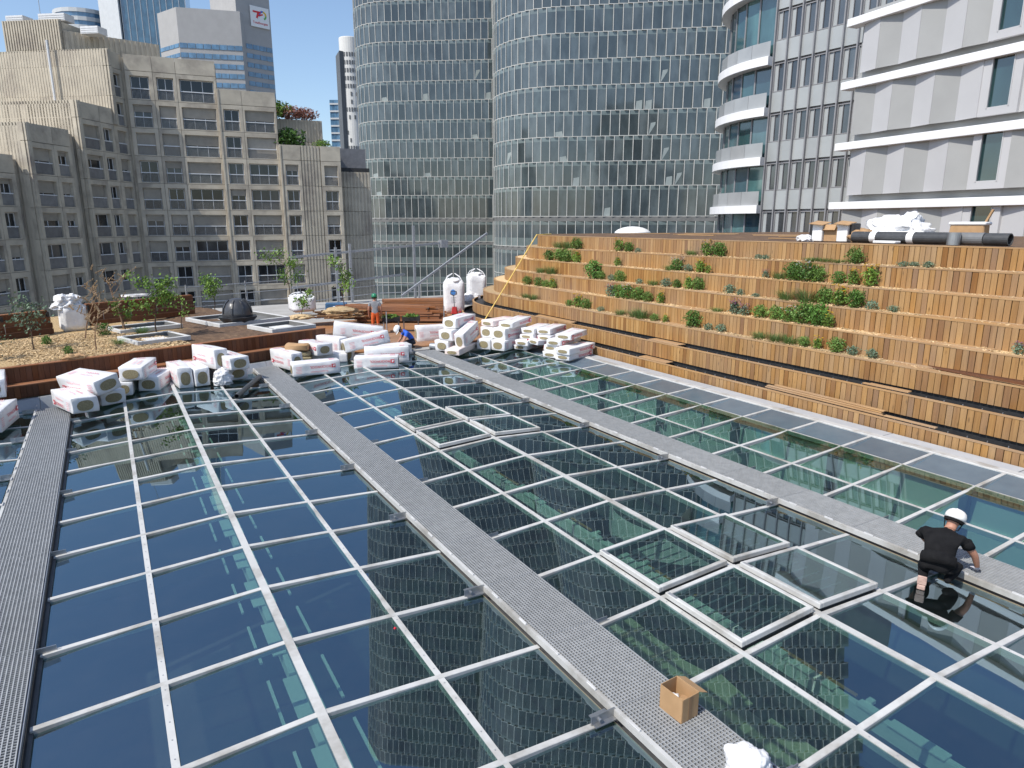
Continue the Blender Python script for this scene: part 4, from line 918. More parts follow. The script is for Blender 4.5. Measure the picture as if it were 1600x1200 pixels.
obj('wall', poly_prism(BV[:], -18, 190).mesh('wall', m_fb), bt, -bt.location)
b = poly_prism([(13.2, 463), (14.4, 462.2), (22.4, 444.6), (21.6, 443)], -18, 188); obj('side_wall', b.mesh('side_wall', m_fl), bt, -bt.location)
A, B = Vector((23, 444, 0)), Vector((53, 433.5, 0))
for i in range(11):
    p = A + (B - A) * (i / 10); obj('rib', MB().box((0, 0, 0), (.3, .5, 208)).mesh('rib', m_fl), bt, Vector((p.x, p.y, 85)) - bt.location)
rd = thing('round_office_block', 'far low round office block with pale and blue bands above the rooftop', 'building', (7, 486, -18))
for z in range(0, 30):
    zz_ = 117.5 - z * 4.2
    if zz_ < 60: break
    obj('window_band', MB().lathe([(15.6, zz_ - 2.2), (15.6, zz_)], 24, 0, (7, 486, 0)).mesh('window_band', m_fw), rd, -rd.location)
    obj('floor_band', MB().lathe([(16, zz_), (16, zz_ + 2)], 24, 0, (7, 486, 0)).mesh('floor_band', m_fl), rd, -rd.location)
obj('core', MB().lathe([(15, -18), (15, 119)], 24, 0, (7, 486, 0)).mesh('core', m_fl), rd, -rd.location)
wt = thing('white_tower', 'far slim white tower with small dark windows left of the glass tower', 'tower', (84, 256, -18))
m_wt = PM('white_cladding', (.66, .66, .64), (.62, .62, .60), .3, .7)
obj('wall', MB().lathe([(3.6, -18), (3.6, 68.6), (3.5, 68.8)], 28, 0, (83.6, 255.6, 0)).mesh('wall', m_wt), wt, -wt.location)
rw = random.Random(4); z = 63.
wme = MB().box((0, 0, 0), (.55, .2, 1.3)).mesh('window', m_fdk)
while z > 22:
    full = rw.random() < .4
    for i in range(9):
        if full or rw.random() < .28:
            a = R(-95 - 60 + i * 15) ; p = Vector((83.6 + 3.62 * math.cos(a), 255.6 + 3.62 * math.sin(a), z)); obj('window', wme, wt, p - wt.location, (0, 0, a + math.pi / 2))
    z -= 2.6
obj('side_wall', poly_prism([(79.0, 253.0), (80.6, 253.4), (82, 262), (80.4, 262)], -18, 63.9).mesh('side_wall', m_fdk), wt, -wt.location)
gt = thing('pale_blue_block', 'far pale blue glass block low between the apartments and white tower', 'building', (113, 376, -18))
obj('wall', poly_prism([(110.8, 375.9), (121, 369.5), (126, 385), (116, 392)], -18, 68).mesh('wall', m_fw), gt, -gt.location)
for i in range(14): obj('floor_band', MB().beam((110.7, 375.7, 66 - i * 3.6), (121, 369.2, 66 - i * 3.6), .3, .8).mesh('floor_band', m_fl), gt, -gt.location)

# ------------------------------------------------------------------ insulation packs
def soft_box(L, Wd, Hh, seed, amp=.016, bev=.016):
    """film-wrapped block: a box grid with narrow rounded edges and shallow dents"""
    r = random.Random(seed); ph = [r.uniform(0, 6.28) for _ in range(8)]; cor = [Vector((r.gauss(0, .006), r.gauss(0, .012), r.gauss(0, .010))) for _ in range(8)]
    def ticks(d): e = min(.2, 2 * bev / d); return [-1, -1 + e, -.5, 0, .5, 1 - e, 1]
    tx_, ty_, tz_ = ticks(L), ticks(Wd), ticks(Hh); idx = {}; vs = []; fs = []
    def vid(i, j, k):
        if (i, j, k) not in idx:
            u, w_, q = tx_[i], ty_[j], tz_[k]; ext = [abs(u) == 1, abs(w_) == 1, abs(q) == 1]; n = sum(ext); sh = 0 if n == 1 else bev * (.42 if n == 2 else .6)
            c = Vector((u * L / 2 - (math.copysign(sh, u) if ext[0] else 0), w_ * Wd / 2 - (math.copysign(sh, w_) if ext[1] else 0), (q + 1) * Hh / 2 - (math.copysign(sh, q) if ext[2] else 0)))
            for m_ in range(8):
                su, sw, sq = (1 if m_ & 1 else -1), (1 if m_ & 2 else -1), (1 if m_ & 4 else -1); c += cor[m_] * ((1 + su * u) * (1 + sw * w_) * (1 + sq * q) / 8)
            c.z += amp * .7 * math.sin(u * 2.2 + ph[0]) * math.sin(w_ * 2 + ph[1]) * (q + 1) / 2; c.y += amp * .8 * math.sin(u * 2.6 + ph[2]) * math.sin(q * 2 + ph[3]); c.x += amp * .2 * math.sin(w_ * 3 + ph[4])
            idx[i, j, k] = len(vs); vs.append(c)
        return idx[i, j, k]
    for a in range(6):
        for b_ in range(6):
            for s_ in (0, 6):
                f = [vid(a, b_, s_), vid(a + 1, b_, s_), vid(a + 1, b_ + 1, s_), vid(a, b_ + 1, s_)]; fs.append(f if s_ else f[::-1])
                f = [vid(a, s_, b_), vid(a + 1, s_, b_), vid(a + 1, s_, b_ + 1), vid(a, s_, b_ + 1)]; fs.append(f[::-1] if s_ else f)
                f = [vid(s_, a, b_), vid(s_, a + 1, b_), vid(s_, a + 1, b_ + 1), vid(s_, a, b_ + 1)]; fs.append(f if s_ else f[::-1])
    me = bpy.data.meshes.new('film'); me.from_pydata(vs, [], fs); me.polygons.foreach_set('use_smooth', [True] * len(fs)); me.update(); return me
def oval(rx, rz):
    b = MB(); n = 20; b.add([(0, rx * math.copysign(abs(math.cos(6.2832 * i / n)) ** .85, math.cos(6.2832 * i / n)), rz * math.copysign(abs(math.sin(6.2832 * i / n)) ** .85, math.sin(6.2832 * i / n))) for i in range(n)] + [(.002, rx * .7 * math.cos(6.2832 * i / n), rz * .7 * math.sin(6.2832 * i / n)) for i in range(n)], [(i, (i + 1) % n, n + (i + 1) % n, n + i) for i in range(n)] + [tuple(range(n, 2 * n))])
    return b
T_big = text_mesh('ROCKWOOL', .115, m_red); T_sml = text_mesh('Rockplus Premium', .075, m_redsoft)
b = MB(); b.box((0, 0, 0), (.13, .12, .002)); b.add([(-.045, -.035, .003), (.0, -.035, .003), (.03, .0, .003), (0, .04, .003), (-.045, 0, .003)], [(0, 1, 2, 3, 4)], 1); T_logo = b.mesh('logo_square', [m_red, m_white])
b = MB()
for q in range(5): b.box((0, -.1 + q * .05, 0), (.2 - .02 * (q % 3), .012, .002)); 
T_lines = b.mesh('small_print', m_redsoft)
packs_n = 0
pack_mesh = {}
def pack(label, x, y, z, yaw, pitch=0, roll=0, L=1.55, Wd=.6, Hh=.42, film=None, flip=True, torn=False, pr=True, small=False):
    global packs_n
    packs_n += 1
    t = thing('insulation_pack', label, 'insulation pack', (x, y, z), group='packs of insulation lying on the roof', rot=(R(roll), R(-pitch), R(yaw)))
    me = soft_box(L, Wd, Hh, packs_n); me.materials.append(film or m_film); obj('film', me, t)
    if not small:
        vt = Wd < Hh * .9
        om = oval(Wd * (.33 if not torn else .3), Hh * (.33 if Hh > .3 else .27)).mesh('wool_end', m_wool)
        for s_ in (-1, 1): obj('wool_end', om, t, (s_ * (L / 2 + .014), 0, Hh * .48), (0, 0, 0 if s_ > 0 else math.pi))
    if pr:
        fz = math.pi if flip else 0; sc = min(1, Hh / .40) if Hh > .3 else 1.15
        for s_ in (-1, 1):     # long sides
            side = obj('printed_side', None, t, (0, s_ * (Wd / 2 + .022), Hh * .47), (R(90), fz, 0 if s_ < 0 else math.pi), scale=(sc, sc, sc))
            obj('lettering', T_big, side, (-.12, -.07 if Hh > .3 else 0, 0)); obj('logo_square', T_logo, side, (-.55, -.07 if Hh > .3 else 0, 0))
            if Hh > .3: obj('lettering', T_sml, side, (-.08, .09, 0)); obj('small_print', T_lines, side, (.58, .0, 0))
        top = obj('printed_top', None, t, (.05, 0, Hh + .02), (0, 0, 0)); obj('lettering', T_sml, top, (-.1, .06, 0)); obj('small_print', T_lines, top, (.5, .05, 0)); obj('lettering', T_big, top, (-.15, -.1, 0), scale=(.8, .8, .8)) if Wd > .5 and Hh > .3 else None
    return t
P_ = pack
RS = 'right-hand pile beside the wooden steps'
P_('lower left pack of the square stack left of the thin packs', 13.37, 24.25, .1, 32)
P_('lower right pack of the square stack, end facing the camera', 13.73, 23.69, .1, 30, L=1.55, Wd=.62)
P_('middle left pack in the square stack, tucked behind a wider one', 13.63, 24.52, .53, 32, Wd=.55)
P_('wide middle pack in the square stack with large beige oval end', 13.88, 23.81, .53, 27, L=1.6, Wd=.66, Hh=.44, flip=False)
P_('thin pale pack on top left of the square stack', 13.76, 24.42, .97, 20, Wd=.62, Hh=.24, film=m_filmp)
P_('thin pack with loose torn film on top right of the square stack', 14.2, 23.85, .99, 30, 3, 0, 1.6, .66, .24)
P_('bottom pack of the three-high column right of the blue worker', 11.75, 24.81, .1, 35, Wd=.6)
P_('middle pack of the three-high column right of the blue worker', 11.85, 24.66, .53, 35, Wd=.58)
P_('top pack of the three-high column right of the blue worker', 12.17, 24.9, .96, 33, L=1.6, Wd=.62)
P_('tall pack leaning up on edge over the pinkish slab', 12.2, 24.22, .42, 40, 12, 0, 1.6, .40, .60)
P_('flat pinkish pack lying at the end of the right walkway', 11.68, 23.85, .1, 41, L=1.7, Wd=.6, Hh=.24, film=m_filmp, pr=False)
P_('pack on edge behind the blue worker showing upside-down lettering', 11.75, 26.6, .18, -8, L=1.5, Wd=.42, Hh=.62)
P_('bottom thin pack of the left thin stack, half open', 14.58, 23.41, .1, 30, Wd=.55, Hh=.2)
P_('second thin pack from below in the left thin stack', 14.5, 23.17, .31, 30, L=1.5, Wd=.58, Hh=.2)
P_('third thin pack from below in the left thin stack', 14.83, 23.36, .52, 30, L=1.5, Wd=.58, Hh=.2)
P_('topmost thin pack on the left of the left thin stack', 14.94, 23.42, .73, 32, L=1.6, Wd=.58, Hh=.22)
P_('thin pack just under the raised one in the left thin stack', 15.31, 22.81, .5, 30, L=1.5, Wd=.58, Hh=.2)
P_('raised thin pack with red stripes on its top, left thin stack', 15.41, 23.0, .72, 32, L=1.6, Wd=.62, Hh=.22)
P_('short thin pack slipping out between the two thin stacks', 14.77, 22.7, .32, 22, -6, 6, 1.3, .5, .2)
P_('bottom thin pack of the middle thin stack', 14.76, 21.47, .1, 28, L=1.6, Wd=.6, Hh=.21)
P_('second thin pack of the middle thin stack', 14.83, 21.62, .32, 30, L=1.5, Wd=.55, Hh=.21)
P_('third thin pack of the middle thin stack with red lettering', 14.93, 21.44, .54, 27, L=1.65, Wd=.62, Hh=.22, flip=False)
P_('top thin pack of the middle thin stack', 15.17, 21.26, .77, 30, L=1.55, Wd=.66, Hh=.22, flip=False)
P_('bottom pack at the roof corner nearest the wooden steps', 14.97, 20.75, .1, 23, L=1.7, Wd=.62, Hh=.21)
P_('upper pack at the roof corner nearest the wooden steps', 14.98, 20.7, .32, 22, L=1.8, Wd=.62, Hh=.23)
P_('front pack in the centre with upside-down red lettering on its side', 7.84, 22.69, .1, -22, L=1.53, Wd=.55, Hh=.4)
P_('pack on edge right behind the front lettered pack', 8.42, 23.24, .1, -18, L=1.58, Wd=.42, Hh=.6)
P_('big tilted pack lying across the centre heap', 7.95, 24.0, .60, -3, 9, -6, 1.65, .6, .45)
P_('low pack with sagging film left of the blue worker', 9.2, 24.9, .1, 0, 0, 0, 1.5, .6, .36, None, True, False, False)
P_('pack standing narrow side out at the left of the centre heap', 7.5, 24.7, .1, 70, L=1.1, Wd=.3, Hh=.58, pr=False)
P_('rear pack of the centre heap sloping down to the right', 8.35, 26.35, .55, -20, -8, 0, 1.9, .4, .58)
P_('pack on edge with tall oval end beside the centre heap', 7.1, 25.9, .2, 116, L=1.5, Wd=.42, Hh=.62, flip=False)
P_('opened pack with grey-brown oval end on the centre-left heap', 6.22, 24.6, .46, 105, L=1.3, Wd=.62, Hh=.4, torn=True)
P_('pack lying flat under the opened one on the centre-left heap', 6.55, 24.6, .1, -28, L=1.7, Wd=.6, Hh=.36, pr=False)
P_('pack on edge left of the brown wool block', 5.1, 24.25, .1, 106, L=1.5, Wd=.42, Hh=.6, flip=False)
P_('wrinkled front pack by the far end of the middle walkway', 5.71, 22.75, .1, -4, L=1.55, Wd=.5, Hh=.42)
P_('front left pack with torn end on the left walkway', -1.11, 21.2, .2, 108, L=1.6, Wd=.64, Hh=.42, torn=True, flip=False)
P_('large tilted pack on top of the left heap', -0.72, 21.90, .54, 124, 0, -10, 1.6, .72, .42, None, False)
P_('lower right pack of the left heap with wide oval end', -.5, 22.25, .1, 112, L=1.5, Wd=.66, Hh=.38)
P_('upper pack propped above a shadow gap, right of the left heap', .51, 23.17, .52, 72, L=1.5, Wd=.66, Hh=.42)
P_('low pack to the right under the propped one', 1.0, 23.46, .1, 68, L=1.5, Wd=.58, Hh=.42)
P_('half hidden pack beneath the propped one', .15, 23.05, .1, 82, L=1.2, Wd=.42, Hh=.4, pr=False)
P_('left one of the two packs standing on edge, side by side', 1.63, 23.37, .1, 97, L=1.55, Wd=.42, Hh=.62, flip=False)
P_('right one of the two packs standing on edge, side by side', 2.08, 23.35, .1, 99, L=1.55, Wd=.44, Hh=.58, flip=False)
P_('tall raised pack on edge left of the middle walkway', 2.58, 23.75, .5, 110, L=1.5, Wd=.42, Hh=.64, flip=False)
P_('raised flat pack with oval end left of the middle walkway', 3.1, 23.3, .51, 107, L=1.5, Wd=.62, Hh=.42, flip=False)
P_('shaded pack under the raised flat one', 3.12, 23.75, .1, 106, L=1.4, Wd=.62, Hh=.4)
P_('pack at the left picture edge in front', -2.78, 20.5, .1, 80, L=1.4, Wd=.62, Hh=.52)
P_('pack at the left picture edge behind the front one', -2.95, 22.2, .62, 95, L=1.4, Wd=.6, Hh=.5)
t = thing('wool_block', 'torn brown mineral wool block resting on the centre-left packs', 'wool block', (5.55, 24.45, .12), R(-18))
for i, (w, l, h, z, rz) in enumerate([(.95, .55, .3, 0, .0), (.85, .5, .2, .3, .12), (.8, .5, .26, .5, -.1)]):
    me = soft_box(w, l, h, 80 + i, .03, .05); me.materials.append(m_wool if i < 2 else m_card); obj('slab', me, t, (0, 0, z), (0, 0, rz))
# ------------------------------------------------------------------ sheets, bags, boxes
def crumple(n, rx, ry, rz, seed, rough=.18, freq=3.):
    from mathutils import noise as mn
    bm = bmesh.new(); bmesh.ops.create_icosphere(bm, subdivisions=n + 1, radius=1); o_ = Vector((seed * 1.7, seed * .9, seed * 2.3))
    for v_ in bm.verts:
        p = v_.co.copy(); q = p * freq * .55 + o_
        k = 1 + rough * 1.1 * mn.noise(q) - rough * 1.2 * abs(mn.noise(q * 2.1)) - rough * .55 * abs(mn.noise(q * 4.7)) + rough * .35
        sw = Vector((mn.noise(q * 1.3 + Vector((9, 0, 0))), mn.noise(q * 1.3 + Vector((0, 9, 0))), 0)) * rough * .8
        z = p.z * k; z = z if z > -.35 else -.35 - (z + .35) * -.05
        v_.co = Vector(((p.x * k + sw.x) * rx, (p.y * k + sw.y) * ry, (z + .36) * rz))
    for f in bm.faces: f.smooth = True
    me = bpy.data.meshes.new('sheet'); bm.to_mesh(me); bm.free(); return me
def bagobj(name, lab, cat, loc, rx, ry, rz, seed, yaw=0, mat=None, rough=.2, n=4, freq=3.):
    me = crumple(n, rx, ry, rz, seed, rough, freq); me.materials.append(mat or m_bag); return obj(name, me, None, loc, (0, 0, yaw), lab, cat)
bagobj('plastic_sack', 'white plastic sack on the walkway at the bottom edge', 'sack', (4.50, 3.44, .118), .22, .2, .2, 3, .4, rough=.2)
bagobj('plastic_sheet', 'crumpled white film hanging before the two edge-standing packs', 'plastic sheet', (2.78, 22.6, .1), .30, .24, .36, 5, .3, rough=.2)
t = thing('cardboard_box', 'open cardboard box standing on the middle walkway', 'box', (4.56, 4.37, .118), R(3))
w, l, h, th = .235, .30, .27, .006
for nm, c, d in (('side', (-w / 2, 0, h / 2), (th, l, h)), ('side', (w / 2, 0, h / 2), (th, l, h)), ('end', (0, -l / 2, h / 2), (w - th, th, h)), ('end', (0, l / 2, h / 2), (w - th, th, h)), ('bottom', (0, 0, .005), (w - th, l - th, .006))):
    obj(nm, MB().box((0, 0, 0), d).mesh(nm, m_card), t, c)
obj('flap', MB().box((.07, 0, 0), (.15, l, .005)).mesh('flap', m_card), t, (w / 2, 0, h), (0, R(25), 0))
obj('tape', MB().box((0, -l / 2 - .0045, h * .5), (.05, .002, h * .98)).mesh('tape', PM('brown_tape', (.33, .19, .09), None, 3, .3)), t)
obj('paper_ball', None, None) if False else None
me = crumple(2, .05, .05, .06, 9, .3); me.materials.append(m_white); obj('crumpled_paper', me, None, (4.54, 4.41, .22), (0, 0, 0), 'crumpled white paper inside the open cardboard box', 'paper')
obj('small_carton', MB().box((0, 0, .03), (.10, .07, .06)).mesh('small_carton', m_card, bevel=.003), None, (4.60, 4.35, .21), (0, R(14), .5), 'small carton lying inside the open cardboard box', 'carton')
me = crumple(2, .018, .015, .02, 4, .5); me.materials.append(PM('red_plastic', (.8, .03, .05), None, 3, .4)); obj('red_tag', me, None, (2.60, 7.30, .07), (0, 0, 0), 'tiny red plastic tag on the glass left of the middle walkway', 'tag')
b = MB(); n = 18; a, c = Vector((2.83, 20.44, .17)), Vector((3.90, 22.75, .19)); b.cyl(a, c, .075, n=n, caps=False); b.cyl(a, c, .066, n=n, caps=False)
d = (c - a).normalized(); u_ = d.cross(Vector((0, 0, 1))).normalized(); w_ = u_.cross(d)
for P0 in (a, c): b.add([P0 + u_ * (r * math.cos(6.2832 * i / n)) + w_ * (r * math.sin(6.2832 * i / n)) for r in (.066, .075) for i in range(n)], [(i, (i + 1) % n, n + (i + 1) % n, n + i) for i in range(n)])
obj('drain_pipe_length', b.mesh('pipe', m_blackpipe, smooth=True), None, label='dark grey plastic pipe lying on the glass by the middle walkway', cat='pipe')
for i, (x, y) in enumerate(((10.9, 25.2), (11.2, 25.3))):
    obj('grey_roll', MB().cyl((x, y - .25, .23), (x + .42, y - .85, .23), .13, n=16).mesh('roll', m_flash, smooth=False), None, label='grey roll at the far end of the right walkway, %s of the two' % ('left' if i == 0 else 'right'), cat='roll')
b = MB(); b.beam((9.6, 24.6, .2), (9.9, 25.9, .2), .35, .05); obj('grating_offcut', b.mesh('offcut', m_grate), None, label='loose white-grey sheet lying beside the crouching worker in blue', cat='sheet')

# big bags
def big_bag(x, y, z, w, h, lab, seed, mark, yaw=0):
    t = thing('big_bag', lab, 'bulk bag', (x, y, z), yaw)
    me = soft_box(w, w, h, seed, .05, .16); me.materials.append(m_bag); obj('sack', me, t)
    b = MB()
    for sx in (-1, 1):
        for sy in (-1, 1): b.tube([(sx * w * .44, sy * w * .44, h * .93), (sx * w * .3, sy * w * .3, h * 1.12), (sx * w * .06, sy * w * .06, h * 1.22)], .022, 6)
    obj('lifting_loop', b.mesh('lifting_loop', m_bag), t)
    me = crumple(2, w * .42, w * .42, h * .12, seed, .3); me.materials.append(m_bag); obj('top_flap', me, t, (0, 0, h * .93))
    if mark:
        b = MB().lathe([(.0, 0), (.14, 0), (.14, .004)], 20); obj('blue_emblem', b.mesh('blue_emblem', PM('blue_print', (.07, .25, .62), None, 3, .5)), t, (-.05, -w / 2 - .05, h * .66), (R(90), 0, 0), scale=(1, 1.1, 1))
        b = MB()
        for q in range(4): b.box((0, 0, -.09 * q), (.3 - .05 * (q % 2), .004, .02))
        obj('printed_lines', b.mesh('printed_lines', PM('grey_print', (.5, .52, .56), None, 3, .6)), t, (-.03, -w / 2 - .045, h * .5))
big_bag(16.6, 34.6, .2, 1.15, 1.75, 'tall white bulk bag with blue emblem behind the pallet truck', 51, True, R(-25))
big_bag(18.9, 36.3, .6, 1.1, 1.5, 'white bulk bag further right, half behind the curved steps', 52, False, R(-20))
bagobj('plastic_sack', 'small white sack between the two bulk bags', 'sack', (18.0, 35.2, .5), .6, .4, .5, 8)
big_bag(-1.3, 31.15, 1.0, .85, .95, 'white bulk bag with crumpled top at the back of the left garden', 54, False, R(10))
bagobj('plastic_sheet', 'crumpled white film piled on the left garden bulk bag', 'plastic sheet', (-1.4, 31.1, 1.85), .5, .4, .4, 12, rough=.4)
big_bag(8.0, 33.6, .9, 1.1, .75, 'low open bulk bag at the back of the garden filled with offcuts', 55, False)
# pallet truck
t = thing('pallet_truck', 'red pallet truck with upright handle before the tall bulk bag', 'pallet truck', (16.0, 33.3, .18), R(-35))
m_rp = PM('red_paint', (.42, .03, .03), None, 4, .4)
obj('pump_body', MB().box((0, 0, .28), (.34, .22, .4), top=(.7, .7)).mesh('pump_body', m_rp, bevel=.03), t)
for s_ in (-1, 1): obj('fork', MB().box((s_ * .18, .62, .1), (.15, 1.1, .05)).mesh('fork', m_rp, bevel=.01), t); obj('wheel', MB().cyl((s_ * .1 - .025, -.02, .09), (s_ * .1 + .025, -.02, .09), .09, n=14).mesh('wheel', m_dark), t)
b = MB().tube([(0, -.05, .4), (0, -.18, 1.1)], .02, 8); b.tube([(0, -.18, 1.1), (-.17, -.2, 1.17), (-.15, -.22, 1.33), (.15, -.22, 1.33), (.17, -.2, 1.17), (0, -.18, 1.1)], .018, 8); obj('handle', b.mesh('handle', m_dark), t)
# timber stack
t = thing('timber_stack', 'stack of long reddish-brown timber boards on the far deck', 'timber stack', (12.7, 32.6, .2), R(-30))
rs = random.Random(6)
for lay in range(6):
    for q in range(7):
        L = 4.1 + rs.uniform(-.5, .6); obj('board', MB().box((0, 0, 0), (L, .14, .1)).mesh('board', m_timber), t, (rs.uniform(-.35, .35) - .12 * lay, -.55 + q * .17 + rs.uniform(-.02, .02), .12 + lay * .125), (0, R(rs.uniform(-.6, .6) + (1.6 if lay > 3 else 0)), R(rs.uniform(-1.5, 1.5) + (3 if lay > 3 else 0))))
    if lay < 5:
        for s_ in (-1.4, 1.4): obj('spacer', MB().box((0, 0, 0), (.06, 1.3, .024)).mesh('spacer', m_dark), t, (s_, 0, .183 + lay * .125))
t = thing('timber_stack', 'second lower timber stack lying behind the bulk bag side', 'timber stack', (15.2, 36.3, .2), R(-18))
for lay in range(5):
    for q in range(4): obj('board', MB().box((0, 0, 0), (4., .2, .12)).mesh('board', m_timber), t, (rs.uniform(-.1, .1), -.35 + q * .22, .06 + lay * .135))
# crates with seedlings on a stand
for i, (dx, lab) in enumerate(((0, 'black tray of young plants on posts, left of two'), (.85, 'black tray of young plants on posts, right of two'))):
    t = thing('plant_tray', lab, 'plant tray', (11.0 + dx, 29.6 - .3 * i, .2), R(-20))
    b = MB(); b.box((0, 0, .5), (.8, .5, .03))
    for s_ in (-1, 1): b.box((s_ * .39, 0, .58), (.03, .5, .2)); b.box((0, s_ * .24, .58), (.75, .03, .2))
    obj('tray', b.mesh('tray', m_dark), t)
    for s_ in (-1, 1): obj('leg', MB().cyl((s_ * .33, 0, 0), (s_ * .33, 0, .5), .03, n=8).mesh('leg', m_galv), t)
    obj('seedlings', leaf_cloud(400, .36, .16, .06, 700 + i, None, stems=0).mesh('seedlings', [m_leaf2, m_bark]), t, (0, 0, .62))
for i, (x, y) in enumerate(((13.2, 28.6), (10.2, 28.0))):
    obj('steel_post', MB().cyl((0, 0, 0), (0, 0, 1.15), .025, n=8).cyl((0, 0, 0), (0, 0, .05), .12, n=10).mesh('post', m_galv), None, (x, y, .18), label='thin grey steel post on the deck, %s one' % ('right' if i == 0 else 'left'), cat='post')
# offcut pallets, blue crate, white insulation on deck behind standing worker
t = thing('pallet_of_offcuts', 'pile of yellowish timber offcuts at the garden end', 'offcuts', (9.6, 33.0, .5), R(-15))
for q in range(26): obj('offcut', MB().box((0, 0, 0), (rs.uniform(.8, 2.2), .09, .05)).mesh('offcut', m_woodh), t, (rs.uniform(-.5, .5), rs.uniform(-.7, .7), .05 + q * .013), (rs.uniform(-.1, .1), rs.uniform(-.08, .08), rs.uniform(-.5, .5)))
t = thing('white_board_pack', 'low pack of white boards behind the standing worker', 'boards', (11.4, 35.3, .2), R(-25))
for q in range(4): obj('board', MB().box((0, 0, 0), (2.6, .9, .14)).mesh('board', m_white, bevel=.01), t, (rs.uniform(-.05, .05), 0, .08 + q * .15))
obj('blue_crate', MB().box((0, 0, .2), (1.1, .6, .4)).mesh('blue_crate', PM('blue_plastic', (.05, .13, .25), None, 3, .5), bevel=.03), None, (10.3, 35.8, .55), (0, 0, R(-20)), 'blue crate beyond the timber offcuts', 'crate')
# tall plank benches at the back left of the garden
def plank_bench(P0, P1, n, z, lab):
    P0 = Vector((*P0, z)); P1 = Vector((*P1, z)); d = P1 - P0; L = d.length
    t = thing('plank_bench', lab, 'bench wall', P0, math.atan2(d.y, d.x))
    for q in range(n):
        obj('plank', MB().box((L / 2, 0, 0), (L + rs.uniform(-.1, .1), .06, .19)).mesh('plank', m_redwood), t, (0, .12 * q * .5, .11 + q * .215))
        obj('ledge', MB().box((L / 2, .1, 0), (L, .18, .03)).mesh('ledge', m_timber), t, (0, .06 * q, .222 + q * .215))
    for q in range(int(L / 1.6) + 1): obj('post', MB().box((0, .25, n * .1), (.08, .5, n * .21)).mesh('post', m_dark), t, (min(q * 1.6, L - .05) + .03, .1, 0))
    for q in range(int(L / 1.1)): obj('cable_tie', MB().box((0, -.035, .4), (.012, .008, .35)).mesh('cable_tie', m_galv), t, (.5 + q * 1.1, 0, 0))
plank_bench((-4.6, 28.6), (-1.95, 30.5), 4, 1.0, 'dark red plank bench at the back left with the bulk bag')
plank_bench((-.75, 32.05), (3.3, 33.9), 4, 1.0, 'dark red plank bench behind the leafy sapling')
t = thing('hose_coil', 'pale coiled hose lying on the back plank bench', 'hose', (1.0, 33.2, 1.98))
b = MB(); pts = [Vector((.55 * math.cos(a * .5), .35 * math.sin(a * .5), .02 + .004 * a)) for a in range(26)]; b.tube(pts, .025, 6); obj('coil', b.mesh('coil', m_white), t)
# black dome
t = thing('dome_cap', 'black ribbed plastic dome over the large light well', 'dome', (4.45, 29.7, 1.1), R(15)); t.scale = (.68, .68, .68)
m_dome = PM('dark_dome_plastic', (.05, .052, .058), (.07, .072, .078), 3, .3)
obj('dome', MB().lathe([(.86, .25), (.86, .55), (.80, .85), (.66, 1.12), (.45, 1.32), (.2, 1.42), (.02, 1.44)], 24).mesh('dome', m_dome, smooth=True), t)
b = MB()
for q in range(8):
    a = q * math.pi / 4; pr = [(.89, .1), (.89, .55), (.83, .87), (.68, 1.15), (.46, 1.35)]
    for i in range(4): b.beam((pr[i][0] * math.cos(a), pr[i][0] * math.sin(a), pr[i][1]), (pr[i + 1][0] * math.cos(a), pr[i + 1][0] * math.sin(a), pr[i + 1][1]), .09, .05)
obj('rib', b.mesh('rib', m_dome), t)
obj('skirt', MB().lathe([(1.15, .34), (.88, .08), (.88, .02), (1.17, .30)], 8).mesh('skirt', m_dome), t)
# guard rails and site beams at the far edge
def railing(pts, z, lab, h=1.1, seg=2.4):
    t = thing('guard_rail', lab, 'railing', (*pts[0], z)); o_ = Vector((*pts[0], z))
    for a, c in zip(pts[:-1], pts[1:]):
        A = Vector((*a, z)); C_ = Vector((*c, z)); L = (C_ - A).length
        for zz_ in (h, h * .55, .12): obj('rail', MB().cyl(A + Vector((0, 0, zz_)) - o_, C_ + Vector((0, 0, zz_)) - o_, .024, n=6).mesh('rail', m_galv), t)
        n = max(1, int(L / seg))
        for q in range(n + 1): p = A + (C_ - A) * (q / n) - o_; obj('post', MB().cyl(p, p + Vector((0, 0, h + .12)), .03, n=6).mesh('post', m_galv), t)
railing([(3.2, 36.2), (9.0, 38.6)], .95, 'tubular guard rail behind the saplings and black dome')
railing([(9.0, 38.6), (14.5, 41.5), (19.5, 41.0)], .15, 'tubular guard rail along the far deck edge behind the timber')
t = thing('site_beam_frame', 'grey horizontal site beams on posts before the left glass tower', 'beam frame', (11.5, 42.5, 0))
b = MB()
for (A, C_, r) in (((-1.9, 0, 3.05), (8.3, .6, 3.75), .12), ((-1.9, 0, 1.25), (5.6, .6, 1.75), .11)): obj('beam', MB().beam(A, C_, .14, r * 1.1).mesh('beam', m_galv), t)
for x, z0, z1 in ((.9, -.2, 3.6), (1.8, -.2, 3.8), (6.1, -.2, 4.9)): obj('post', MB().box((x, .1, (z0 + z1) / 2), (.14, .14, z1 - z0)).mesh('post', m_galv), t)
obj('beam_end', MB().box((8.45, .6, 3.7), (.5, .5, .5)).mesh('beam_end', m_galv), t)
t = thing('inclined_conveyor', 'thin grey inclined beam rising right behind the bulk bags', 'beam', (17.0, 40.5, 1.4))
obj('beam', MB().beam((-1.2, 0, -.8), (5.2, .5, 3.0), .14, .12).mesh('beam', m_galv), t); obj('support', MB().beam((0, 0, -1.6), (0, 0, -.1), .1, .1, up=(0, 1, 0)).mesh('support', m_galv), t)
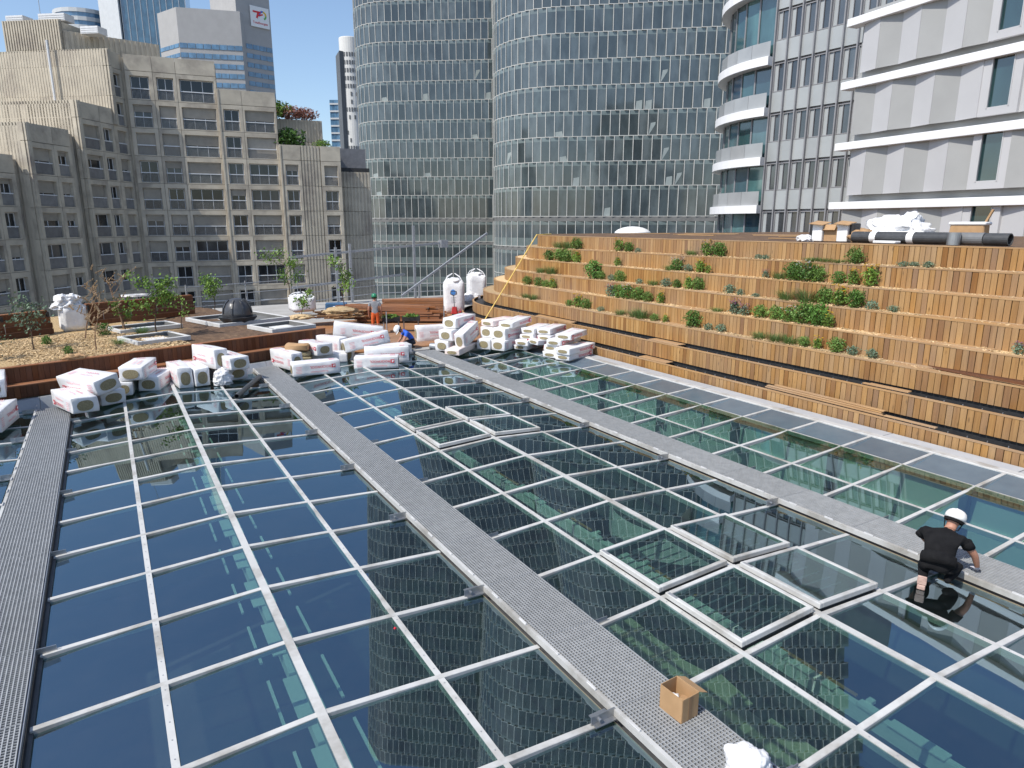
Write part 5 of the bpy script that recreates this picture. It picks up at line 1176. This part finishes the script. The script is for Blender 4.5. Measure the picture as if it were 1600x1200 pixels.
# yellow strap running down the steps
P = [(8, 31.0, 0.02)]
pts = []
for k in range(8, 0, -1): pts.append(Vector((tx(k) + .0 - .06, 31.4 - .32 * (8 - k) + .22 * 0, tz(k) + .03)))
pts = [Vector((20.6, 30.9, tz(8) + .05))] + [Vector((tx(k) - .07, 30.35 - .08 * (8 - k), tz(k) + .03)) for k in range(8, 0, -1)] + [Vector((15.5, 29.6, .25))]
b = MB(); b.tube(pts, .028, 6); obj('yellow_hose', b.mesh('yellow_hose', PM('yellow_rubber', (.78, .56, .16), None, 3, .5)), None, label='yellow hose running diagonally down the curved steps', cat='hose')
# on the top platform
def rollobj(y0, y1, x, r, z, mat, lab):
    b = MB(); n = 20; b.cyl((x, y0, z + r), (x, y1, z + r), r, n=n, caps=False); b.cyl((x, y0, z + r), (x, y1, z + r), r * .82, n=n, caps=False)
    for y in (y0, y1): b.add([(x + q * math.cos(6.2832 * i / n), y, z + r + q * math.sin(6.2832 * i / n)) for q in (r * .82, r) for i in range(n)], [(i, (i + 1) % n, n + (i + 1) % n, n + i) for i in range(n)])
    return b.mesh('roll', mat)
m_mem = PM('black_membrane', (.045, .047, .05), (.06, .062, .065), 8, .45); m_mem2 = PM('grey_membrane', (.17, .175, .18), (.15, .155, .16), 6, .5)
ZT = tz(8)
t = thing('membrane_roll', 'long black membrane roll with white labels on the terrace top', 'roll', (20.6, 11.6, ZT))
obj('roll', rollobj(10.5 - 11.6, 13.6 - 11.6, 0, .17, 0, m_mem, ''), t)
for y in (12.9, 11.75): obj('paper_band', MB().cyl((0, y - 11.6 - .1, .17), (0, y - 11.6 + .1, .17), .175, n=20, caps=False).mesh('paper_band', m_white), t)
t = thing('membrane_roll', 'grey and black membrane roll at the right end of the terrace top', 'roll', (20.65, 9.8, ZT))
obj('roll', rollobj(.0, .62, 0, .17, 0, m_mem2, ''), t); obj('roll_end', rollobj(-.62, -.02, 0, .165, 0, m_mem, ''), t)
obj('tape_roll', MB().cyl((0, 0, 0), (0, 0, .14), .17, n=20).cyl((0, 0, .14), (0, 0, .34), .165, n=20).mesh('tape_roll', [m_steel]), None, (20.35, 10.45, ZT), label='short metal-banded tape roll standing by the membrane rolls', cat='roll')
t = thing('carton_stack', 'torn open cartons with folded cardboard flaps on the terrace top', 'cartons', (21.0, 14.6, ZT), R(5))
for i, (y, w) in enumerate(((.45, .36), (-.42, .36))): 
    obj('carton', MB().box((0, y, .28), (.5, w, .56)).mesh('carton', m_white, bevel=.02), t); obj('flap', MB().box((-.1, y, .6), (.6, w + .12, .02), 0, (.1, -.15, .1)).mesh('flap', m_card), t)
obj('open_carton', MB().box((.05, .03, .24), (.4, .44, .46)).mesh('open_carton', m_card), t); obj('flap', MB().box((-.22, .03, .46), (.02, .42, .2), 0, (0, .5, 0)).mesh('flap', m_card), t); obj('black_foil', MB().box((.05, .72, .3), (.4, .16, .6)).mesh('black_foil', m_dark, bevel=.03), t); obj('black_foil', MB().box((.05, -.68, .42), (.4, .18, .34)).mesh('black_foil', m_dark, bevel=.03), t)
bagobj('crumpled_paper_heap', 'crumpled brown paper beside the cartons on the terrace top', 'paper', (20.9, 13.5, ZT), .3, .35, .32, 14, mat=m_card, rough=.5, n=3)
bagobj('plastic_sack', 'small white sack at the foot of the cartons on the terrace top', 'sack', (20.4, 15.25, ZT), .25, .25, .16, 15, rough=.3, n=3)
bagobj('plastic_sheet', 'big heap of crumpled white film on the terrace top', 'plastic sheet', (22.2, 13.1, ZT), .8, 1.0, .62, 16, rough=.5, freq=2.4)
t = thing('tool_box', 'beige closed carton with raised handle on the terrace top', 'carton', (22.6, 11.2, ZT), R(8))
obj('body', MB().box((0, 0, .3), (.5, .95, .5), top=(.95, .95)).mesh('body', m_card, bevel=.03), t); obj('lid', MB().box((0, 0, .58), (.55, 1.0, .1)).mesh('lid', m_bag, bevel=.03), t); obj('handle', MB().beam((0, -.4, .6), (0, -.55, .98), .1, .05).mesh('handle', m_card), t)
obj('folded_sheet', MB().box((0, 0, .04), (.3, .7, .08)).mesh('folded_sheet', m_white, bevel=.02), None, (20.25, 12.3, ZT), label='folded white sheet lying before the black membrane roll', cat='sheet')
b = MB().lathe([(1.25, 0), (1.2, .1), (1.0, .25), (.7, .37), (.35, .44), (.02, .46)], 24); obj('skylight_dome', b.mesh('skylight_dome', m_white, smooth=True), None, (31.5, 37.2, ZT - .05), label='shallow white skylight dome on the far terrace top', cat='skylight')

# ------------------------------------------------------------------ saplings and garden plants
def sapling(x, y, z, h, w, lab, seed, mats, nleaf=500, bare=False, lean=0, name='sapling'):
    r = random.Random(seed); t = thing(name, lab, 'tree', (x, y, z)); b = MB(); tips = []
    def grow(p, d, l, rad, lv):
        n = 4; q = p
        for i in range(n):
            d2 = (d + Vector((r.gauss(0, .12), r.gauss(0, .12), r.gauss(0, .05)))).normalized(); q2 = q + d2 * l / n; b.cyl(q, q2, rad * (1 - .2 * i), rad * (1 - .2 * (i + 1)), 5, 0, False); q = q2; d = d2
            if lv < 2 and i > 0:
                for k in range(2 if lv == 0 else 1):
                    a = r.uniform(0, 6.28); sd_ = Vector((math.cos(a), math.sin(a), r.uniform(.4, 1.1))).normalized(); grow(q, sd_, l * r.uniform(.32, .55), rad * .5, lv + 1)
            if lv >= 1: tips.append(q)
        tips.append(q)
    grow(Vector((0, 0, 0)), Vector((lean, 0, 1)), h * .95, .018 + .006 * h, 0)
    obj('trunk', b.mesh('trunk', m_bark if not bare else m_dry), t)
    if not bare:
        c = MB()
        for i in range(nleaf):
            p = r.choice(tips) + Vector((r.gauss(0, w * .16), r.gauss(0, w * .16), r.gauss(0, w * .16)))
            nrm = Vector((r.gauss(0, 1), r.gauss(0, 1), r.gauss(0, 1) + .3)).normalized(); tq = nrm.orthogonal().normalized(); bt_ = nrm.cross(tq); s = r.uniform(.03, .06) * (1 + .15 * h); c.cur = r.random() * .4
            c.add([p - tq * s, p + bt_ * s * .55, p + tq * s, p - bt_ * s * .55], [(0, 1, 2, 3)])
        obj('crown', c.mesh('crown', mats), t)
    else:
        c = MB()
        for p in tips: c.box(p, (.03, .03, .07), 0, (r.random(), r.random(), 0))
        obj('seed_heads', c.mesh('seed_heads', PM('dry_seed', (.42, .30, .18), None, 5, .9) if 'dry_seed' not in bpy.data.materials else bpy.data.materials['dry_seed']), t)
GL = [m_leaf2]
sapling(1.35, 27.9, 1.02, 1.75, .7, 'leafy bright green sapling between the two left light wells', 41, GL, 900)
sapling(-.55, 25.6, 1.02, 1.1, .8, 'bare reddish twiggy shrub in the wood chips', 42, None, bare=True, name='bare_shrub')
sapling(-.9, 28.4, 1.02, 1.7, .8, 'tall dry stems with seed heads before the white bulk bag', 43, None, bare=True, name='dry_plant')
sapling(.35, 30.3, 1.02, 1.9, .7, 'tall dry stems with seed heads right of the white bulk bag', 44, None, bare=True, name='dry_plant')
sapling(-2.3, 26.6, 1.02, 1.3, .8, 'loose dark green shrub at the left of the wood chips', 45, [m_sage], 420, name='garden_shrub')
sapling(4.3, 35.4, 1.02, 1.2, .8, 'green sapling behind and left of the black dome', 46, GL, 800)
sapling(8.1, 36.2, 1.0, 2.1, .8, 'tall loose sapling right of the black dome', 47, GL, 750)
sapling(9.6, 32.0, .95, 1.8, .7, 'airy pale green sapling before the guard rail at the garden end', 48, [m_leaf2], 520)
sapling(7.15, 30.3, 1.0, .9, .5, 'small bright sapling at the right end of the garden', 49, GL, 300)
sapling(.4, 29.2, 1.02, 1.0, .5, 'thin young sapling left of the leafy one', 50, GL, 220)
sapling(2.3, 29.3, 1.02, 1.0, .4, 'thin bare-stemmed sapling behind the nearest light well', 51, GL, 120)
sapling(-3.3, 25.2, 1.02, .8, .7, 'low dry green plant at the left picture edge', 52, [m_sage], 260, name='garden_shrub')
for i, (x, y, s) in enumerate(((-1.3, 25.2, .3), (.1, 26.4, .26), (-.3, 28.9, .5), (.9, 28.6, .34), (-2.0, 27.6, .34))):
    obj('garden_tuft', PLM['g' if i % 2 else 'b', i % 4], None, (x, y, 1.0), (0, 0, i), ('small green tuft in the wood chips, %s from the left' % ('second', 'fifth', 'third', 'sixth', 'first')[i]), 'plant', 'tufts in the garden bed', scale=(s, s, s))
obj('bark_heap', crumple(3, .5, .4, .16, 31, .3), None, (5.5, 25.5, 1.02)) if False else None
me = crumple(3, .75, .6, .2, 33, .25); me.materials.append(m_chip); obj('chip_heap', me, None, (9.3, 31.6, .95), label='small heap of wood chips around the airy sapling', cat='heap')
me = crumple(3, .55, .4, .14, 34, .25); me.materials.append(m_chip); obj('chip_heap', me, None, (7.1, 30.2, .98), label='small heap of wood chips around the small bright sapling', cat='heap')
me = crumple(3, .45, .3, .35, 35, .5); me.materials.append(m_dark); obj('black_sack', me, None, bpt(-1.1, .55, 1.03), label='crumpled black sack on the bench edge at far left', cat='sack')
t = thing('trowel_and_gloves', 'brown gloves lying on the bench edge above the left packs', 'gloves', bpt(1.5, .5, 1.07))
for q in range(2): me = crumple(2, .2, .1, .1, 60 + q, .5); me.materials.append(m_card); obj('glove', me, t, (.2 * q, .05 * q, 0))
# ------------------------------------------------------------------ people
def person(name, lab, joints, bones, regions, mats, loc=(0, 0, 0), rz=0, root='pelvis', scale=1.):
    """joints: name -> (x,y,z,radius); bones: pairs; regions: bone -> material index"""
    names = list(joints); idx = {n: i for i, n in enumerate(names)}
    me = bpy.data.meshes.new('skeleton'); me.from_pydata([joints[n][:3] for n in names], [(idx[a], idx[c]) for a, c in bones], [])
    o = bpy.data.objects.new('tmp', me); COL.objects.link(o)
    md = o.modifiers.new('s', 'SKIN'); md.use_smooth_shade = True; md.branch_smoothing = .4
    for i, n in enumerate(names):
        sv = me.skin_vertices[0].data[i]; r = joints[n][3]; sv.radius = r if isinstance(r, tuple) else (r, r); sv.use_root = (n == root)
    sb = o.modifiers.new('u', 'SUBSURF'); sb.levels = 2; sb.render_levels = 2
    dg = bpy.context.evaluated_depsgraph_get(); body = bpy.data.meshes.new_from_object(o.evaluated_get(dg)); bpy.data.objects.remove(o)
    body.materials.clear()
    for m_ in mats: body.materials.append(m_)
    segs = [(Vector(joints[a][:3]), Vector(joints[c][:3]), regions.get((a, c), 0)) for a, c in bones]
    mi = []
    for p in body.polygons:
        c = p.center; best = (1e9, 0)
        for A, B, m_ in segs:
            d = B - A; t_ = max(0, min(1, (c - A).dot(d) / max(1e-9, d.length_squared))); q = (c - (A + d * t_)).length
            if q < best[0]: best = (q, m_)
        mi.append(best[1])
    body.polygons.foreach_set('material_index', mi); body.polygons.foreach_set('use_smooth', [True] * len(mi)); body.name = 'body'
    t = thing(name, lab, 'person', loc, rz); t.scale = scale if isinstance(scale, tuple) else (scale,) * 3
    obj('body', body, t); return t
def hand(J, Bn, Rg, pre, wrist, d, side, mi, curl=.5):
    """palm and five fingers continuing from joint `wrist`; d forward direction, side thumb direction"""
    w = Vector(J[wrist][:3]); d = Vector(d).normalized(); s = Vector(side).normalized(); dn = d.cross(s).normalized()
    J[pre + 'palm'] = (*(w + d * .06), (.028, .036)); Bn.append((wrist, pre + 'palm')); Rg[wrist, pre + 'palm'] = mi
    for i, (o_, l) in enumerate(((.030, .065), (.010, .078), (-.010, .072), (-.028, .055))):
        p1 = w + d * .095 + s * o_; p2 = p1 + (d + dn * curl * .5).normalized() * l * .5; p3 = p2 + (d * .6 + dn * curl * 1.6).normalized() * l * .5
        prev = pre + 'palm'
        for k, p in enumerate((p1, p2, p3)): nm = '%sf%d%d' % (pre, i, k); J[nm] = (*p, .0095 - .001 * k); Bn.append((prev, nm)); Rg[prev, nm] = mi; prev = nm
    p1 = w + d * .045 + s * .042; p2 = p1 + (d * .6 + s * .7 + dn * .3).normalized() * .04; prev = pre + 'palm'
    for k, p in enumerate((p1, p2)): nm = '%st%d' % (pre, k); J[nm] = (*p, .011 - .001 * k); Bn.append((prev, nm)); Rg[prev, nm] = mi; prev = nm
def helmet(t, c, rz, mat, tilt=(0, 0), strap=True, s=1.):
    h = obj('helmet', None, t, c, (R(tilt[0]), R(tilt[1]), rz), scale=(s, s, s))
    b = MB().lathe([(.118, -.035), (.125, 0), (.122, .04), (.105, .085), (.075, .115), (.035, .13), (.004, .134)], 24); me = b.mesh('shell', mat, smooth=True)
    for v_ in me.vertices: v_.co.y *= 1.18
    obj('shell', me, h)
    b = MB(); n = 16      # brim over the brow
    vs = []
    for i in range(n + 1): a = R(10 + 160 * i / n); vs += [(.122 * math.cos(a), .144 * math.sin(a), -.022), (.132 * math.cos(a), .185 * math.sin(a) + .012, -.04)]
    b.add(vs, [(2 * i, 2 * i + 2, 2 * i + 3, 2 * i + 1) for i in range(n)]); obj('brim', b.mesh('brim', mat), h)
    b = MB(); b.box((0, .0, .105), (.03, .2, .03)); obj('crest', b.mesh('crest', mat, bevel=.008), h)
    if strap:
        b = MB().lathe([(.112, -.075), (.117, -.03), (.105, -.03), (.1, -.075)], 20); me = b.mesh('headband', m_blk)
        for v_ in me.vertices: v_.co.y *= 1.14
        obj('headband', me, h); obj('strap', MB().tube([(-.105, .02, -.05), (-.08, .05, -.17), (0, .07, -.215), (.08, .05, -.17), (.105, .02, -.05)], .007, 5).mesh('strap', m_blk), h)
def face(t, c, rz, tilt, hair, s=1.):
    f = obj('face', None, t, c, (R(tilt), 0, rz), scale=(s, s, s))
    b = MB(); b.add([(-.016, .088, -.02), (.016, .088, -.02), (0, .122, -.03), (0, .09, .025)], [(0, 1, 2), (1, 3, 2), (3, 0, 2)]); obj('nose', b.mesh('nose', m_skin), f)
    for s_ in (-1, 1):
        obj('ear', MB().lathe([(.004, -.014), (.026, -.008), (.03, .0), (.022, .008)], 10).mesh('ear', m_skin, smooth=True), f, (s_ * .088, -.005, -.005), (R(90), 0, R(90)), scale=(1.2, .8, 1))
        obj('eye', MB().box((s_ * .034, .089, .012), (.026, .01, .01)).mesh('eye', m_white), f); obj('pupil', MB().box((s_ * .034, .095, .012), (.009, .004, .009)).mesh('pupil', m_dark), f)
    obj('mouth', MB().box((0, .089, -.062), (.045, .008, .008)).mesh('mouth', m_redsoft), f)
    me = crumple(3, .094, .104, .11, 3, .05); me.materials.append(hair); obj('hair', me, f, (0, -.012, .0))
m_hair = PM('dark_hair', (.03, .022, .016), None, 20, .8)
m_glove = PM('pale_work_glove', (.55, .55, .62), (.48, .48, .55), 14, .8)
# kneeling man in black: world coordinates, facing along az ~75 (towards the walkway)
J = {}; Bn = []; Rg = {}
def add(n, p, r, par=None, m=0):
    J[n] = (*p, r)
    if par: Bn.append((par, n)); Rg[par, n] = m
# local frame: +y forward, +x right of the man, z up; origin on the glass between the knees
add('pelvis', (0, -.03, .31), (.185, .15))
add('waist', (.01, .13, .455), (.19, .145), 'pelvis', 0); add('chest', (.03, .31, .595), (.205, .15), 'waist', 0); add('neckbase', (.06, .43, .68), (.085, .075), 'chest', 0)
add('neck', (.075, .475, .72), .058, 'neckbase', 2); add('head', (.095, .52, .79), (.082, .095), 'neck', 2); add('crown', (.10, .535, .86), (.07, .085), 'head', 2)
add('shR', (.20, .34, .62), .078, 'chest', 0); add('upR', (.275, .36, .52), .064, 'shR', 0); add('elR', (.36, .40, .38), .046, 'upR', 2); add('wrR', (.40, .47, .20), .034, 'elR', 2)
add('shL', (-.19, .36, .63), .078, 'chest', 0); add('upL', (-.215, .44, .52), .066, 'shL', 0); add('elL', (-.17, .55, .38), .046, 'upL', 2); add('wrL', (-.06, .66, .26), .033, 'elL', 2)
add('hipL', (-.10, .0, .27), .125, 'pelvis', 1); add('knL', (-.15, .34, .085), .075, 'hipL', 1); add('shLin', (-.14, .10, .085), .062, 'knL', 1)
add('anL', (-.125, -.10, .075), .045, 'shLin', 1); add('heelL', (-.125, -.175, .11), .046, 'anL', 3); add('toeL', (-.125, -.185, .03), .040, 'heelL', 3)
add('hipR', (.11, .02, .28), .125, 'pelvis', 1); add('knR', (.20, .36, .20), .08, 'hipR', 1); add('shRin', (.17, .22, .11), .06, 'knR', 1)
add('anR', (.12, .10, .075), .048, 'shRin', 1); add('toeR', (.13, .02, .05), .042, 'anR', 1)
hand(J, Bn, Rg, 'r', 'wrR', (.05, .5, -.8), (-1, 0, 0), 4, .7); hand(J, Bn, Rg, 'l', 'wrL', (.2, .9, -.4), (1, 0, 0), 4, .7)
rzk = R(-66)
man = person('person', 'man in black clothes and white helmet kneeling beside the right walkway', J, Bn, Rg, [m_blk, m_blk, m_skin, m_sole, m_glove], (9.60, 4.52, .04), rzk, scale=(1.15, 1.08, .99))
helmet(man, (.10, .528, .842), R(-12), m_helm, (-34, 6), s=.96); face(man, (.095, .522, .79), R(-12), -34, m_hair)
for s_ in (-1,):
    b = MB(); b.box((0, 0, 0), (.098, .03, .15)); b.box((0, -.016, -.135), (.10, .03, .15), 0, (.0, 0, 0)); 
    b = MB(); b.box((0, 0, .045), (.10, .028, .13)); b.box((0, -.004, -.055), (.088, .03, .07)); obj('boot_sole', b.mesh('boot_sole', m_sole, bevel=.012, seg=2), man, (s_ * .125, -.232, .075), (R(-6), 0, 0))
b = MB(); obj('shirt_hem', MB().lathe([(.188, -.07), (.197, 0), (.19, .06)], 20).mesh('shirt_hem', m_blk, smooth=True), man, (0, .0, .385), (R(-48), 0, 0), scale=(1, .82, 1))
for s_, p in ((1, (.268, .36, .535)), (-1, (-.21, .43, .535))): obj('sleeve', MB().lathe([(.074, -.05), (.074, 0), (.07, .06)], 14).mesh('sleeve', m_blk, smooth=True), man, p, (R(12), R(-24 * s_), 0))
# crouching worker in blue
J = {}; Bn = []; Rg = {}
add('pelvis', (0, 0, .26), (.15, .13)); add('waist', (0, .12, .42), (.15, .12), 'pelvis', 0); add('chest', (0, .27, .58), (.18, .13), 'waist', 0); add('neckbase', (0, .40, .64), .075, 'chest', 0); add('neck', (0, .46, .66), .053, 'neckbase', 2); add('head', (0, .56, .67), (.082, .095), 'neck', 2); add('crown', (0, .615, .69), (.07, .08), 'head', 2)
for s_, n in ((1, 'R'), (-1, 'L')):
    add('sh' + n, (s_ * .19, .30, .58), .075, 'chest', 0); add('up' + n, (s_ * .23, .36, .46), .064, 'sh' + n, 0); add('el' + n, (s_ * .24, .42, .32), .046, 'up' + n, 2); add('wr' + n, (s_ * .10, .58, .18), .033, 'el' + n, 2)
    add('hip' + n, (s_ * .10, .03, .22), .115, 'pelvis', 1); add('kn' + n, (s_ * .19, .38, .16), .075, 'hip' + n, 1); add('an' + n, (s_ * .12, .06, .06), .05, 'kn' + n, 1); add('toe' + n, (s_ * .13, .0, .05), .045, 'an' + n, 3)
    hand(J, Bn, Rg, n.lower(), 'wr' + n, (-.2 * s_, .8, -.4), (-s_, 0, 0), 2)
m_blue = PM('blue_tshirt', (.03, .13, .62), (.025, .10, .5), 8, .8); m_navy = PM('dark_trousers', (.022, .024, .035), None, 8, .9)
man2 = person('person', 'worker in bright blue shirt and white helmet crouching among the packs', J, Bn, Rg, [m_blue, m_navy, m_skin, m_dark], (10.35, 25.35, .16), R(82), scale=1.12)
helmet(man2, (0, .585, .70), 0, m_helm, (-62, 0)); face(man2, (0, .56, .67), 0, -62, m_hair)
# standing worker with green helmet, seen from behind
J = {}; Bn = []; Rg = {}
add('pelvis', (0, 0, .93), (.155, .11)); add('waist', (0, 0, 1.08), (.15, .10), 'pelvis', 0); add('chest', (0, .02, 1.30), (.185, .115), 'waist', 0); add('neckbase', (0, .02, 1.45), .07, 'chest', 0); add('neck', (0, .03, 1.52), .052, 'neckbase', 2); add('head', (0, .06, 1.61), (.08, .095), 'neck', 2); add('crown', (0, .06, 1.69), (.07, .085), 'head', 2)
for s_, n in ((1, 'R'), (-1, 'L')):
    add('sh' + n, (s_ * .19, .02, 1.40), .072, 'chest', 0); add('up' + n, (s_ * .24, .01, 1.24), .06, 'sh' + n, 0); add('el' + n, (s_ * .27, .0, 1.10), .044, 'up' + n, 2); add('wr' + n, (s_ * .27, .08, .87), .032, 'el' + n, 2)
    hand(J, Bn, Rg, n.lower(), 'wr' + n, (0, .15, -1), (0, 1, 0), 2)
    add('hip' + n, (s_ * .095, 0, .84), .10, 'pelvis', 1); add('kn' + n, (s_ * .11, .03, .48), .065, 'hip' + n, 1); add('an' + n, (s_ * .11, 0, .1), .042, 'kn' + n, 2); add('toe' + n, (s_ * .13, .13, .04), .038, 'an' + n, 3)
m_gt = PM('grey_tshirt', (.27, .28, .30), (.22, .23, .25), 8, .85); m_or = PM('orange_shorts', (.80, .14, .03), None, 8, .8); m_gh = PM('green_helmet', (.02, .22, .11), None, 3, .3)
man3 = person('person', 'worker in grey T-shirt, orange shorts and green helmet standing on the far deck', J, Bn, Rg, [m_gt, m_or, m_skin, m_dark], (10.15, 29.3, .18), R(-15), scale=1.02)
helmet(man3, (0, .06, 1.655), 0, m_gh, (0, 0)); face(man3, (0, .06, 1.61), 0, 0, m_hair)
